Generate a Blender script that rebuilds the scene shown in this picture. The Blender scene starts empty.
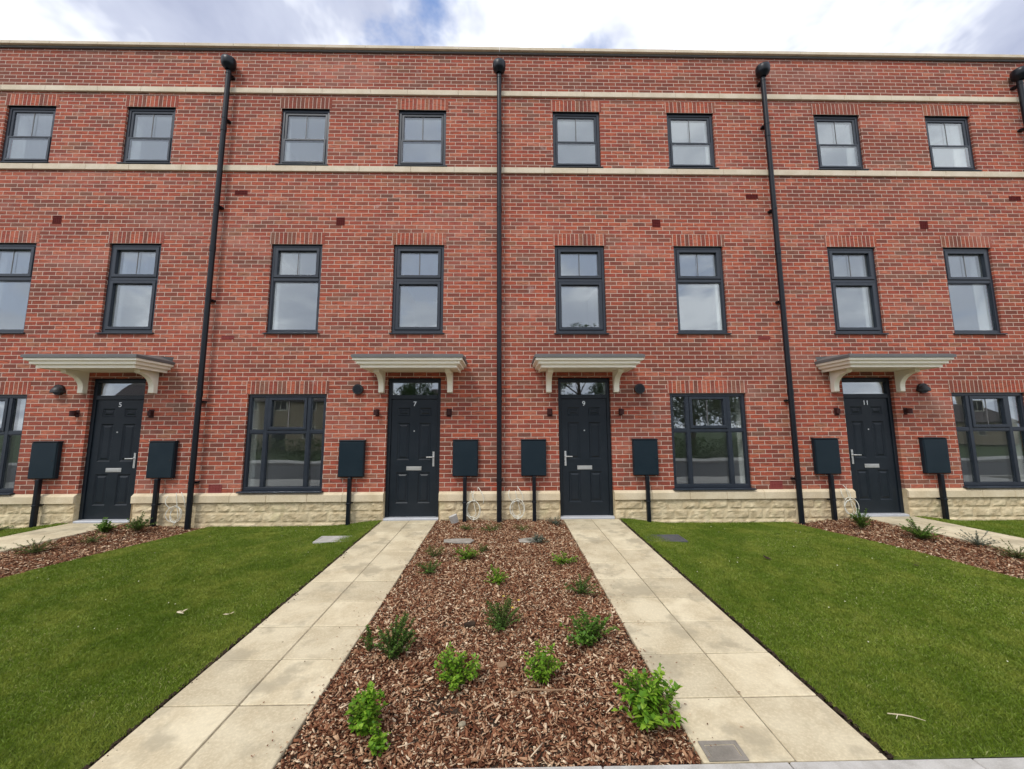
import bpy, math, random
import numpy as np
from mathutils import Vector, Matrix, noise as mnoise

PI = math.pi
sc = bpy.context.scene
col = sc.collection

# ------------------------------------------------------------------ camera
CAM_Y, CAM_Z = -6.6756, 1.47
pitch, yaw, roll = 0.117279, 0.018801, -0.003947
cd = bpy.data.cameras.new('camera')
cam = bpy.data.objects.new('camera', cd); col.objects.link(cam)
cd.sensor_fit = 'HORIZONTAL'; cd.sensor_width = 36.0
cd.lens = 387.0 / 1024.0 * 36.0
cd.clip_start = 0.05; cd.clip_end = 2000
F = Vector((math.sin(yaw)*math.cos(pitch), math.cos(yaw)*math.cos(pitch), math.sin(pitch)))
R = Vector((math.cos(yaw), -math.sin(yaw), 0)); U = R.cross(F)
R2 = R*math.cos(roll) + U*math.sin(roll); U2 = U*math.cos(roll) - R*math.sin(roll)
m = Matrix((R2, U2, -F)).transposed().to_4x4(); m.translation = Vector((0, CAM_Y, CAM_Z))
cam.matrix_world = m
sc.camera = cam

# ------------------------------------------------------------------ exposure
sc.view_settings.view_transform = 'Standard'; sc.view_settings.look = 'None'
sc.view_settings.exposure = 0.46; sc.view_settings.gamma = 1.0
sc.view_settings.use_curve_mapping = False
sc.render.engine = 'CYCLES'

# ------------------------------------------------------------------ node helper
class NT:
    def __init__(s, tree):
        s.t = tree; s.n = tree.nodes; s.l = tree.links
    def node(s, typ, **kw):
        n = s.n.new(typ)
        for k, v in kw.items(): setattr(n, k, v)
        return n
    def put(s, sock, v):
        if v is None: return
        if hasattr(v, 'is_output'): s.l.new(v, sock)
        else: sock.default_value = v
    def m(s, op, a, b=None, c=None, clamp=False):
        n = s.node('ShaderNodeMath', operation=op, use_clamp=clamp)
        s.put(n.inputs[0], a); s.put(n.inputs[1], b); s.put(n.inputs[2], c)
        return n.outputs[0]
    def smooth(s, a, lo, hi, o0=0.0, o1=1.0):
        n = s.node('ShaderNodeMapRange', interpolation_type='SMOOTHSTEP')
        s.put(n.inputs[0], a); s.put(n.inputs[1], lo); s.put(n.inputs[2], hi)
        s.put(n.inputs[3], o0); s.put(n.inputs[4], o1)
        return n.outputs[0]
    def mix(s, f, a, b, mode='MIX'):
        n = s.node('ShaderNodeMix', data_type='RGBA', blend_type=mode)
        s.put(n.inputs[0], f)
        s.put(n.inputs[6], (*a, 1) if isinstance(a, tuple) and len(a) == 3 else a)
        s.put(n.inputs[7], (*b, 1) if isinstance(b, tuple) and len(b) == 3 else b)
        return n.outputs[2]
    def noise(s, vec, scale, detail=4, rough=0.55, dist=0.0):
        n = s.node('ShaderNodeTexNoise')
        s.put(n.inputs['Vector'], vec)
        n.inputs['Scale'].default_value = scale; n.inputs['Detail'].default_value = detail
        n.inputs['Roughness'].default_value = rough; n.inputs['Distortion'].default_value = dist
        return n.outputs[0]
    def comb(s, x, y, z=0.0):
        n = s.node('ShaderNodeCombineXYZ')
        s.put(n.inputs[0], x); s.put(n.inputs[1], y); s.put(n.inputs[2], z)
        return n.outputs[0]
    def ramp(s, f, stops, interp='LINEAR'):
        n = s.node('ShaderNodeValToRGB'); cr = n.color_ramp; cr.interpolation = interp
        while len(cr.elements) < len(stops): cr.elements.new(0.5)
        for e, (p, c) in zip(cr.elements, stops):
            e.position = p; e.color = (*c, 1) if len(c) == 3 else c
        s.put(n.inputs[0], f); return n.outputs[0]
    def scale(s, vec, v):
        n = s.node('ShaderNodeVectorMath', operation='MULTIPLY')
        s.put(n.inputs[0], vec); s.put(n.inputs[1], v); return n.outputs[0]
    def pos(s): return s.node('ShaderNodeNewGeometry').outputs['Position']
    def island(s): return s.node('ShaderNodeNewGeometry').outputs['Random Per Island']
    def bump(s, h, dist, strength=1.0, normal=None):
        n = s.node('ShaderNodeBump'); n.inputs['Distance'].default_value = dist
        n.inputs['Strength'].default_value = strength
        s.put(n.inputs['Height'], h)
        if normal is not None: s.put(n.inputs['Normal'], normal)
        return n.outputs[0]

def newmat(name):
    mt = bpy.data.materials.new(name); mt.use_nodes = True
    t = NT(mt.node_tree); b = mt.node_tree.nodes['Principled BSDF']
    return mt, t, b

# ------------------------------------------------------------------ sky and sun
world = bpy.data.worlds.new('World'); sc.world = world; world.use_nodes = True
w = NT(world.node_tree)
bg = world.node_tree.nodes['Background']
SUN_EL, SUN_ROT = math.radians(52), math.radians(215)
sky = w.node('ShaderNodeTexSky', sky_type='NISHITA')
sky.sun_disc = False; sky.sun_elevation = SUN_EL; sky.sun_rotation = SUN_ROT
sky.air_density = 1.0; sky.dust_density = 1.5; sky.ozone_density = 1.2
tc = w.node('ShaderNodeTexCoord').outputs['Generated']
sp = w.node('ShaderNodeSeparateXYZ'); w.put(sp.inputs[0], tc)
SKY_OFF = (27.22, 14.7)
zz = w.m('ADD', w.m('MAXIMUM', sp.outputs[2], 0.0), 0.18)
pv = w.comb(w.m('DIVIDE', sp.outputs[0], zz), w.m('DIVIDE', sp.outputs[1], zz), 0.0)
sh = w.node('ShaderNodeVectorMath', operation='ADD'); w.put(sh.inputs[0], pv); sh.inputs[1].default_value = (SKY_OFF[0], SKY_OFF[1], 0)
pv = sh.outputs[0]; pv2 = pv
n1 = w.noise(pv2, 1.25, 7, 0.58, 0.35)
n2 = w.noise(w.scale(pv, (1.7, 1.7, 1.7)), 0.8, 6, 0.6, 0.2)
cover = w.smooth(n1, 0.38, 0.47)
cl = w.ramp(n2, [(0.34, (3.9, 4.3, 5.7)), (0.46, (5.2, 5.6, 6.9)), (0.54, (9.5, 9.8, 10.4)), (0.60, (19.0, 19.0, 19.0)), (0.8, (22.0, 21.8, 21.5))])
skyc = w.mix(0.45, sky.outputs[0], (2.4, 4.2, 9.0))
back = w.smooth(sp.outputs[1], 0.1, -0.35, 0.0, 0.62)
skymix = w.mix(back, w.mix(cover, skyc, cl), (9.6, 10.3, 11.6))
w.put(bg.inputs[0], skymix); bg.inputs[1].default_value = 0.092

sd = bpy.data.lights.new('sun', 'SUN'); sd.energy = 1.45; sd.angle = math.radians(14); sd.color = (1.0, 0.96, 0.9)
so = bpy.data.objects.new('sun', sd); col.objects.link(so)
sdir = Vector((math.sin(SUN_ROT)*math.cos(SUN_EL), math.cos(SUN_ROT)*math.cos(SUN_EL), math.sin(SUN_EL)))
so.rotation_euler = sdir.to_track_quat('Z', 'Y').to_euler(); so.location = (0, -20, 30)

# ------------------------------------------------------------------ materials
def brick_mat(name, soldier=False, z0=0.45, x0=0.0):
    mt, t, b = newmat(name)
    P = t.pos(); s = t.node('ShaderNodeSeparateXYZ'); t.put(s.inputs[0], P)
    xy = t.m('ADD', s.outputs[0], s.outputs[1]); z = s.outputs[2]
    wob = t.m('MULTIPLY', t.m('SUBTRACT', t.noise(P, 9.0, 2), 0.5), 0.006)
    if not soldier:
        v = t.m('DIVIDE', t.m('ADD', t.m('SUBTRACT', z, z0), t.m('MULTIPLY', wob, 0.6)), 0.075)
        row = t.m('FLOOR', v)
        rj = t.node('ShaderNodeTexWhiteNoise', noise_dimensions='1D'); t.put(rj.inputs['W'], row)
        u = t.m('ADD', t.m('DIVIDE', t.m('ADD', xy, wob), 0.225),
                t.m('ADD', t.m('MULTIPLY', t.m('FLOORED_MODULO', row, 2.0), 0.5), t.m('MULTIPLY', rj.outputs[0], 0.08)))
        bc = t.m('FLOOR', u); W, H = 0.225, 0.075
    else:
        v = t.m('DIVIDE', t.m('SUBTRACT', z, z0), 0.225); row = t.m('FLOOR', v)
        u = t.m('DIVIDE', t.m('ADD', xy, wob), 0.075); bc = t.m('FLOOR', u); W, H = 0.075, 0.225
    du = t.m('FRACT', u); dv = t.m('FRACT', v)
    dx = t.m('MULTIPLY', t.m('MINIMUM', du, t.m('SUBTRACT', 1.0, du)), W)
    dz = t.m('MULTIPLY', t.m('MINIMUM', dv, t.m('SUBTRACT', 1.0, dv)), H)
    if soldier: dz = t.m('ADD', dz, 0.003)
    d = t.m('ADD', t.m('MINIMUM', dx, dz), t.m('MULTIPLY', t.m('SUBTRACT', t.noise(P, 60, 3), 0.5), 0.004))
    mask = t.smooth(d, 0.0034, 0.0064)
    wn = t.node('ShaderNodeTexWhiteNoise', noise_dimensions='3D'); t.put(wn.inputs['Vector'], t.comb(bc, row, 0.5))
    wn2 = t.node('ShaderNodeTexWhiteNoise', noise_dimensions='3D'); t.put(wn2.inputs['Vector'], t.comb(bc, row, 7.5))
    bcol = t.ramp(wn.outputs[0], [(0.0, (0.11, 0.040, 0.030)), (0.12, (0.20, 0.040, 0.030)), (0.32, (0.31, 0.050, 0.034)),
                                  (0.58, (0.39, 0.070, 0.033)), (0.82, (0.45, 0.102, 0.050)), (0.94, (0.49, 0.16, 0.095)), (1.0, (0.27, 0.115, 0.06))])
    # clusters of buff-grey and smoky bricks, laid in short runs along a course
    cn = t.noise(t.comb(t.m('MULTIPLY', bc, 0.22), t.m('MULTIPLY', row, 0.55), 3.3), 1.0, 3, 0.6)
    cl = t.m('MULTIPLY', t.smooth(cn, 0.50, 0.64), t.smooth(wn2.outputs[0], 0.15, 0.6))
    grey = t.mix(wn2.outputs[0], (0.21, 0.155, 0.10), (0.075, 0.040, 0.034))
    bcol = t.mix(t.m('MULTIPLY', cl, 0.9), bcol, grey)
    # dark fold marks across the face of some bricks
    st = t.noise(t.comb(t.m('MULTIPLY', xy, 9.0), t.m('MULTIPLY', z, 70.0), wn.outputs[0]), 1.0, 3, 0.6)
    bcol = t.mix(t.m('MULTIPLY', t.smooth(st, 0.46, 0.62), 0.78), bcol, (0.085, 0.024, 0.020))
    gr = t.noise(P, 140, 3, 0.7)
    bcol = t.mix(t.smooth(gr, 0.40, 0.66, 0.0, 0.42), bcol, (0.55, 0.20, 0.12))
    big = t.noise(t.comb(t.m('MULTIPLY', xy, 0.45), t.m('MULTIPLY', z, 0.55), 0.0), 1.0, 4, 0.6)
    bcol = t.mix(t.smooth(big, 0.42, 0.68, 0.0, 0.20), bcol, (0.50, 0.15, 0.09))
    mort = t.mix(t.noise(P, 30, 3), (0.50, 0.36, 0.28), (0.78, 0.61, 0.50))
    eff = t.noise(P, 3.2, 5, 0.65)
    batch = t.noise(t.comb(t.m('MULTIPLY', xy, 0.23), t.m('MULTIPLY', z, 0.9), 9.1), 1.0, 5, 0.62)
    bcol = t.mix(t.smooth(batch, 0.49, 0.63, 0.0, 0.58), bcol, (0.17, 0.048, 0.032))
    c = t.mix(mask, mort, bcol)
    pk = t.noise(t.comb(t.m('MULTIPLY', xy, 0.55), t.m('MULTIPLY', z, 1.3), 4.7), 1.0, 6, 0.68)
    c = t.mix(t.smooth(pk, 0.52, 0.70, 0.0, 0.26), c, (0.58, 0.30, 0.23))
    c = t.mix(t.smooth(eff, 0.62, 0.78, 0.0, 0.42), c, (0.62, 0.52, 0.47))
    t.put(b.inputs['Base Color'], c); b.inputs['Roughness'].default_value = 0.88
    b.inputs['Specular IOR Level'].default_value = 0.25
    h = t.m('ADD', mask, t.m('MULTIPLY', gr, 0.35))
    t.put(b.inputs['Normal'], t.bump(h, 0.006))
    return mt

def stone_mat(name, c1, c2, scale=6.0, bump=0.004, rough=0.85, isl=0.25, stain=None):
    mt, t, b = newmat(name); P = t.pos()
    n = t.noise(P, scale, 6, 0.62, 0.3)
    c = t.mix(t.smooth(n, 0.35, 0.65), c1, c2)
    i = t.island()
    c = t.mix(t.m('MULTIPLY', i, isl), c, tuple(x*0.62 for x in c1))
    g = t.noise(P, scale*18, 4, 0.7)
    c = t.mix(t.smooth(g, 0.4, 0.75, 0.0, 0.3), c, tuple(min(1, x*1.35) for x in c2))
    if stain:
        s2 = t.noise(P, stain[0], 5, 0.6)
        c = t.mix(t.smooth(s2, stain[1], stain[1]+0.14, 0.0, stain[3]), c, stain[2])
    t.put(b.inputs['Base Color'], c); b.inputs['Roughness'].default_value = rough
    b.inputs['Specular IOR Level'].default_value = 0.25
    t.put(b.inputs['Normal'], t.bump(t.m('ADD', n, t.m('MULTIPLY', g, 0.5)), bump))
    return mt

def paint_mat(name, c, rough=0.4, bump=0.0006, var=0.15, metallic=0.0, spec=0.5):
    mt, t, b = newmat(name); P = t.pos()
    n = t.noise(P, 5.0, 5, 0.65); g = t.noise(P, 90.0, 3, 0.6)
    cc = t.mix(t.smooth(n, 0.3, 0.75, 0.0, var*2), c, tuple(min(1, x*1.5+0.02) for x in c))
    t.put(b.inputs['Base Color'], cc)
    t.put(b.inputs['Roughness'], t.m('ADD', rough-0.06, t.m('MULTIPLY', n, 0.16)))
    b.inputs['Metallic'].default_value = metallic
    b.inputs['Specular IOR Level'].default_value = spec
    t.put(b.inputs['Normal'], t.bump(g, bump))
    return mt

def island_mat(name, stops, rough=0.7, trans=0.0, patch=None, along=None, spec=0.3):
    mt, t, b = newmat(name); P = t.pos()
    c = t.ramp(t.island(), stops)
    if patch:
        n = t.noise(P, patch[0], 4, 0.6); c = t.mix(t.smooth(n, 0.38, 0.66, 0.0, patch[2]), c, patch[1])
    t.put(b.inputs['Base Color'], c); b.inputs['Roughness'].default_value = rough
    b.inputs['Specular IOR Level'].default_value = spec
    if trans > 0:
        out = mt.node_tree.nodes['Material Output']
        tr = t.node('ShaderNodeBsdfTranslucent'); t.put(tr.inputs[0], c)
        mx = t.node('ShaderNodeMixShader'); mx.inputs[0].default_value = trans
        t.l.new(b.outputs[0], mx.inputs[1]); t.l.new(tr.outputs[0], mx.inputs[2]); t.l.new(mx.outputs[0], out.inputs[0])
    return mt

def glass_mat(name, f0=0.17):
    mt = bpy.data.materials.new(name); mt.use_nodes = True
    t = NT(mt.node_tree); mt.node_tree.nodes.remove(mt.node_tree.nodes['Principled BSDF'])
    out = mt.node_tree.nodes['Material Output']
    lw = t.node('ShaderNodeLayerWeight'); lw.inputs[0].default_value = 0.5
    fac = t.m('ADD', f0, t.m('MULTIPLY', t.m('POWER', lw.outputs['Facing'], 5.0), 0.9), clamp=True)
    tr = t.node('ShaderNodeBsdfTransparent'); tr.inputs[0].default_value = (0.96, 0.98, 0.97, 1)
    gl = t.node('ShaderNodeBsdfGlossy'); gl.inputs['Roughness'].default_value = 0.0
    gl.inputs[0].default_value = (0.93, 0.97, 1.0, 1)
    P = t.pos()
    t.put(gl.inputs['Normal'], t.bump(t.noise(P, 1.2, 1, 0.4), 0.003))
    mx = t.node('ShaderNodeMixShader'); t.put(mx.inputs[0], fac)
    t.l.new(tr.outputs[0], mx.inputs[1]); t.l.new(gl.outputs[0], mx.inputs[2]); t.l.new(mx.outputs[0], out.inputs[0])
    return mt

M = {}
M['brick'] = brick_mat('red_brick')
M['lint1'] = brick_mat('lintel_brick_ground', True, 2.10)
M['lint2'] = brick_mat('lintel_brick_first', True, 4.80)
M['lint3'] = brick_mat('lintel_brick_second', True, 7.475)
M['stone'] = stone_mat('rock_faced_stone', (0.54, 0.42, 0.25), (0.76, 0.63, 0.41), 7, 0.012, 0.9, 0.38, (2.5, 0.56, (0.50, 0.45, 0.25), 0.45))
M['ashlar'] = stone_mat('cast_stone', (0.60, 0.49, 0.32), (0.72, 0.61, 0.43), 3, 0.001, 0.8, 0.18, (1.2, 0.58, (0.52, 0.43, 0.28), 0.5))
M['band'] = stone_mat('band_stone', (0.60, 0.50, 0.36), (0.70, 0.60, 0.46), 3, 0.001, 0.8, 0.14, (1.2, 0.58, (0.50, 0.42, 0.30), 0.4))
M['flag'] = stone_mat('buff_flagstone', (0.55, 0.46, 0.30), (0.71, 0.62, 0.43), 3.4, 0.003, 0.85, 0.42, (3.1, 0.51, (0.37, 0.32, 0.22), 0.65))
M['joint'] = stone_mat('joint_mortar', (0.20, 0.165, 0.11), (0.34, 0.29, 0.20), 20, 0.003, 0.95, 0)
M['concrete'] = stone_mat('concrete', (0.40, 0.38, 0.34), (0.52, 0.50, 0.46), 8, 0.003, 0.9, 0.2)
M['lead'] = paint_mat('grey_roof_sheet', (0.11, 0.108, 0.105), 0.55, 0.001)
M['cream'] = paint_mat('cream_paint', (0.92, 0.86, 0.70), 0.45, 0.0006, 0.06)
M['anth'] = paint_mat('anthracite_frame', (0.013, 0.019, 0.029), 0.36, 0.0004, 0.12)
M['door'] = paint_mat('anthracite_door', (0.008, 0.013, 0.019), 0.36, 0.0008, 0.08, 0.0, 0.3)
M['pipe'] = paint_mat('black_pipe', (0.005, 0.007, 0.011), 0.34, 0.0004, 0.05, 0.0, 0.3)
M['meter'] = paint_mat('meter_box_paint', (0.004, 0.014, 0.022), 0.42, 0.0008, 0.08, 0.0, 0.3)
M['chrome'] = paint_mat('satin_metal', (0.72, 0.72, 0.70), 0.28, 0.0002, 0.05, 0.85)
M['alu'] = paint_mat('threshold_metal', (0.55, 0.56, 0.58), 0.45, 0.0003, 0.1, 0.3)
M['white'] = paint_mat('white_cable', (0.66, 0.65, 0.56), 0.5)
M['plaster'] = paint_mat('white_plaster', (0.86, 0.86, 0.84), 0.9, 0.0003, 0.03)
M['carpet'] = paint_mat('room_floor', (0.22, 0.20, 0.18), 0.95, 0.003, 0.1)
M['brown'] = paint_mat('dark_red_plastic', (0.105, 0.014, 0.012), 0.75, 0.0006, 0.05, 0.0, 0.15)
M['black'] = paint_mat('black_plastic', (0.008, 0.008, 0.009), 0.45)
M['terra'] = paint_mat('terracotta', (0.22, 0.040, 0.035), 0.85, 0.001, 0.15)
M['iron'] = paint_mat('cast_iron', (0.10, 0.10, 0.105), 0.6, 0.004, 0.2, 0.3)
M['glass'] = glass_mat('window_glass')
M['soil'] = stone_mat('soil', (0.035, 0.022, 0.014), (0.075, 0.05, 0.032), 14, 0.02, 1.0, 0)
M['mulch'] = stone_mat('mulch_bed', (0.075, 0.030, 0.020), (0.17, 0.085, 0.055), 26, 0.02, 1.0, 0)
M['turf'] = stone_mat('turf', (0.07, 0.105, 0.012), (0.12, 0.17, 0.022), 10, 0.02, 1.0, 0)
M['asphalt'] = stone_mat('asphalt', (0.045, 0.045, 0.048), (0.07, 0.07, 0.072), 12, 0.004, 0.9, 0)
M['pave'] = stone_mat('pavement', (0.30, 0.29, 0.27), (0.38, 0.37, 0.34), 5, 0.003, 0.9, 0.2)
M['field'] = stone_mat('ground', (0.025, 0.045, 0.012), (0.045, 0.07, 0.02), 0.6, 0.02, 1.0, 0)
M['chip'] = island_mat('bark_chip', [(0, (0.050, 0.018, 0.010)), (0.24, (0.14, 0.052, 0.027)), (0.46, (0.26, 0.112, 0.058)),
        (0.66, (0.40, 0.220, 0.122)), (0.86, (0.58, 0.39, 0.24)), (1, (0.84, 0.68, 0.47))], 0.9, 0, (1.3, (0.20, 0.085, 0.045), 0.22), spec=0.1)
M['grass'] = island_mat('grass_blade', [(0, (0.115, 0.175, 0.014)), (0.5, (0.20, 0.29, 0.026)), (0.88, (0.31, 0.40, 0.055)), (1, (0.48, 0.45, 0.20))],
        0.55, 0.35, (0.9, (0.125, 0.205, 0.012), 0.7))
mt_ = M['grass']; t_ = NT(mt_.node_tree); b_ = mt_.node_tree.nodes['Principled BSDF']; src_ = b_.inputs['Base Color'].links[0].from_socket
yl = t_.smooth(t_.noise(t_.scale(t_.pos(), (1.0, 0.8, 1.0)), 2.3, 6, 0.7), 0.44, 0.66, 0.0, 0.75)
c_ = t_.mix(yl, src_, (0.33, 0.37, 0.06))
c_ = t_.mix(t_.smooth(t_.noise(t_.pos(), 9.0, 4, 0.7), 0.48, 0.70, 0.0, 0.5), c_, (0.085, 0.14, 0.010))
for l_ in list(src_.links): t_.l.new(c_, l_.to_socket) if l_.to_node.type != 'MIX' else None
M['leafA'] = island_mat('bright_leaf', [(0, (0.07, 0.17, 0.012)), (0.5, (0.15, 0.31, 0.02)), (1, (0.32, 0.48, 0.05))], 0.45, 0.3)
M['leafB'] = island_mat('dark_leaf', [(0, (0.035, 0.085, 0.014)), (0.6, (0.075, 0.16, 0.025)), (1, (0.17, 0.27, 0.05))], 0.5, 0.25)
M['leafC'] = island_mat('grey_leaf', [(0, (0.07, 0.10, 0.08)), (1, (0.20, 0.25, 0.19))], 0.6, 0.2)
M['leafD'] = island_mat('olive_leaf', [(0, (0.06, 0.10, 0.02)), (0.8, (0.12, 0.19, 0.03)), (1, (0.22, 0.16, 0.05))], 0.6, 0.2)
M['leafT'] = island_mat('tree_leaf', [(0, (0.02, 0.05, 0.01)), (1, (0.07, 0.13, 0.025))], 0.6, 0.2)
M['yellow'] = paint_mat('yellow_petal', (0.75, 0.55, 0.05), 0.6)
M['stem'] = paint_mat('stem', (0.09, 0.075, 0.03), 0.8)
M['bark'] = stone_mat('bark', (0.07, 0.05, 0.035), (0.13, 0.10, 0.07), 12, 0.01, 0.95, 0)
M['litter'] = island_mat('litter', [(0, (0.35, 0.25, 0.14)), (1, (0.62, 0.56, 0.38))], 0.8)
M['twig'] = paint_mat('brown_twig', (0.26, 0.16, 0.09), 0.9)
M['coverstone'] = stone_mat('cover_plate', (0.19, 0.17, 0.14), (0.27, 0.24, 0.20), 9, 0.003, 0.8, 0)
M['leafM'] = island_mat('mid_leaf', [(0, (0.045, 0.12, 0.014)), (0.5, (0.10, 0.22, 0.025)), (1, (0.20, 0.34, 0.05))], 0.5, 0.3)
M['slabgrey'] = stone_mat('weathered_slab', (0.26, 0.23, 0.19), (0.38, 0.35, 0.30), 9, 0.003, 0.9, 0)
M['lampbrown'] = paint_mat('dark_brown_lamp', (0.040, 0.010, 0.009), 0.6, 0.0004, 0.05, 0.0, 0.25)
M['petal'] = island_mat('petal', [(0, (0.42, 0.40, 0.24)), (1, (0.7, 0.68, 0.5))], 0.7)
M['tile'] = stone_mat('roof_tile', (0.06, 0.05, 0.05), (0.11, 0.09, 0.085), 9, 0.01, 0.85, 0)
M['oldstone'] = stone_mat('far_stone', (0.30, 0.25, 0.17), (0.42, 0.35, 0.24), 5, 0.01, 0.9, 0)

# ------------------------------------------------------------------ mesh builder
class MB:
    def __init__(s): s.v = []; s.f = []
    def poly(s, pts):
        k = len(s.v); s.v += [tuple(p) for p in pts]; s.f.append(tuple(range(k, k+len(pts)))); return s
    def box(s, x0, x1, y0, y1, z0, z1):
        k = len(s.v)
        s.v += [(x0,y0,z0),(x1,y0,z0),(x1,y1,z0),(x0,y1,z0),(x0,y0,z1),(x1,y0,z1),(x1,y1,z1),(x0,y1,z1)]
        s.f += [(k,k+3,k+2,k+1),(k+4,k+5,k+6,k+7),(k,k+1,k+5,k+4),(k+1,k+2,k+6,k+5),(k+2,k+3,k+7,k+6),(k+3,k,k+4,k+7)]
        return s
    def frame(s, x0, x1, z0, z1, wd, y0, y1):
        """a rectangular ring of bars standing in the wall plane"""
        O = [(x0,z0),(x1,z0),(x1,z1),(x0,z1)]; I = [(x0+wd,z0+wd),(x1-wd,z0+wd),(x1-wd,z1-wd),(x0+wd,z1-wd)]
        k = len(s.v)
        for y in (y0, y1):
            for q in (O, I): s.v += [(x, y, z) for x, z in q]
        for i in range(4):
            j = (i+1) % 4
            s.f += [(k+i,k+j,k+4+j,k+4+i), (k+8+j,k+8+i,k+12+i,k+12+j), (k+j,k+i,k+8+i,k+8+j), (k+4+i,k+4+j,k+12+j,k+12+i)]
        return s
    def extrude_x(s, prof, x0, x1):
        """profile (y,z) counter-clockwise swept along x"""
        k = len(s.v); n = len(prof)
        for x in (x0, x1): s.v += [(x, y, z) for y, z in prof]
        for i in range(n):
            j = (i+1) % n; s.f.append((k+i, k+j, k+n+j, k+n+i))
        s.f.append(tuple(range(k+n-1, k-1, -1))); s.f.append(tuple(range(k+n, k+2*n)))
        return s
    def tube(s, pts, r, n=10, caps=True):
        pts = [Vector(p) for p in pts]; k0 = len(s.v); N = len(pts)
        rr = r if isinstance(r, (list, tuple)) else [r]*N
        up = None
        for i, p in enumerate(pts):
            d = (pts[min(i+1, N-1)] - pts[max(i-1, 0)]).normalized()
            if up is None:
                up = Vector((0, 0, 1)) if abs(d.z) < 0.9 else Vector((0, 1, 0))
            a = d.cross(up)
            if a.length < 1e-4: a = d.cross(Vector((1, 0.2, 0)))
            a.normalize(); b2 = d.cross(a).normalized(); up = -b2 if False else up
            for q in range(n):
                th = 2*PI*q/n; s.v.append(tuple(p + (a*math.cos(th)+b2*math.sin(th))*rr[i]))
        for i in range(N-1):
            for q in range(n):
                q2 = (q+1) % n; A = k0+i*n
                s.f.append((A+q, A+q2, A+n+q2, A+n+q))
        if caps:
            s.f.append(tuple(range(k0+n-1, k0-1, -1))); s.f.append(tuple(range(k0+(N-1)*n, k0+N*n)))
        return s
    def build(s, name, mat, parent=None, smooth=False, bevel=0.0, seg=1):
        me = bpy.data.meshes.new(name); me.from_pydata(s.v, [], s.f); me.update()
        me.materials.append(M[mat] if isinstance(mat, str) else mat)
        if smooth:
            me.polygons.foreach_set('use_smooth', [True]*len(me.polygons))
        o = bpy.data.objects.new(name, me); col.objects.link(o)
        if parent is not None: o.parent = parent
        if bevel > 0:
            bv = o.modifiers.new('bevel', 'BEVEL'); bv.width = bevel; bv.segments = seg; bv.limit_method = 'ANGLE'
            bv.angle_limit = math.radians(40)
        return o

def tag(o, label=None, cat=None, group=None, kind=None):
    if label: o['label'] = label
    if cat: o['category'] = cat
    if group: o['group'] = group
    if kind: o['kind'] = kind
    return o
def empty(name, loc=(0, 0, 0), rz=0.0):
    o = bpy.data.objects.new(name, None); o.empty_display_size = 0.2; col.objects.link(o)
    o.location = loc; o.rotation_euler = (0, 0, rz); return o
def np_mesh(name, verts, nper, mat, parent=None, faces=None):
    """verts (n, nper, 3): n islands; faces = list of index tuples within an island"""
    n = verts.shape[0]; me = bpy.data.meshes.new(name)
    faces = faces or [tuple(range(nper))]
    V = verts.reshape(-1, 3).astype(np.float32)
    me.vertices.add(len(V)); me.vertices.foreach_set('co', V.ravel())
    base = (np.arange(n)*nper)[:, None]
    loops = np.concatenate([base + np.array(f)[None, :] for f in faces], axis=1).ravel().astype(np.int32)
    lens = np.tile(np.array([len(f) for f in faces]), n).astype(np.int32)
    me.loops.add(len(loops)); me.loops.foreach_set('vertex_index', loops)
    me.polygons.add(len(lens)); me.polygons.foreach_set('loop_start', (np.cumsum(lens)-lens).astype(np.int32))
    me.polygons.foreach_set('loop_total', lens)
    me.update(calc_edges=True); me.validate()
    me.materials.append(M[mat] if isinstance(mat, str) else mat)
    o = bpy.data.objects.new(name, me); col.objects.link(o)
    if parent is not None: o.parent = parent
    return o

# ------------------------------------------------------------------ ground heights
SL = 0.0325; KY = -4.60
def warp(x, y):
    """side gardens fan out a little from the middle ones"""
    a = min(max((abs(x)-3.4)/1.4, 0), 1); a = a*a*(3-2*a)
    return x + math.copysign(0.22*min(abs(y), 2.6)*a, x)
def warp_np(x, y):
    a = np.clip((np.abs(x)-3.4)/1.4, 0, 1); a = a*a*(3-2*a)
    return x + np.sign(x)*0.22*np.minimum(np.abs(y), 2.6)*a
def lawn_z(x, y, xa, xb):
    e = np.clip(((xb-x) if xb < 0 else (x-xa))/0.9, 0, 1); e = e*e*(3-2*e)
    b = 0.5+0.5*np.sin(x*2.3+1.0)*np.sin(y*1.9+0.4)
    return SL*y - 0.085*np.exp(-(y/1.3)**2)*e + 0.012*b*e

def sheet(name, x0, x1, y0, y1, zf, mat, nx=12, ny=12, wp=True, thick=0.0):
    mb = MB()
    for j in range(ny+1):
        for i in range(nx+1):
            x = x0+(x1-x0)*i/nx; y = y0+(y1-y0)*j/ny
            mb.v.append((warp(x, y) if wp else x, y, zf(x, y)))
    for j in range(ny):
        for i in range(nx):
            a = j*(nx+1)+i; mb.f.append((a, a+1, a+nx+2, a+nx+1))
    return mb.build(name, mat, smooth=True)

g = MB(); g.poly([(-600,-600,-0.42),(600,-600,-0.42),(600,600,-0.42),(-600,600,-0.42)])
tag(g.build('ground', 'field'), kind='structure')
gs = sheet('garden_soil', -16, 16, KY, 0.05, lambda x, y: SL*y-0.028 - 0.12*math.exp(-(y/1.3)**2)*1.0, 'soil', 60, 20)
tag(gs, kind='structure')

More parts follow.
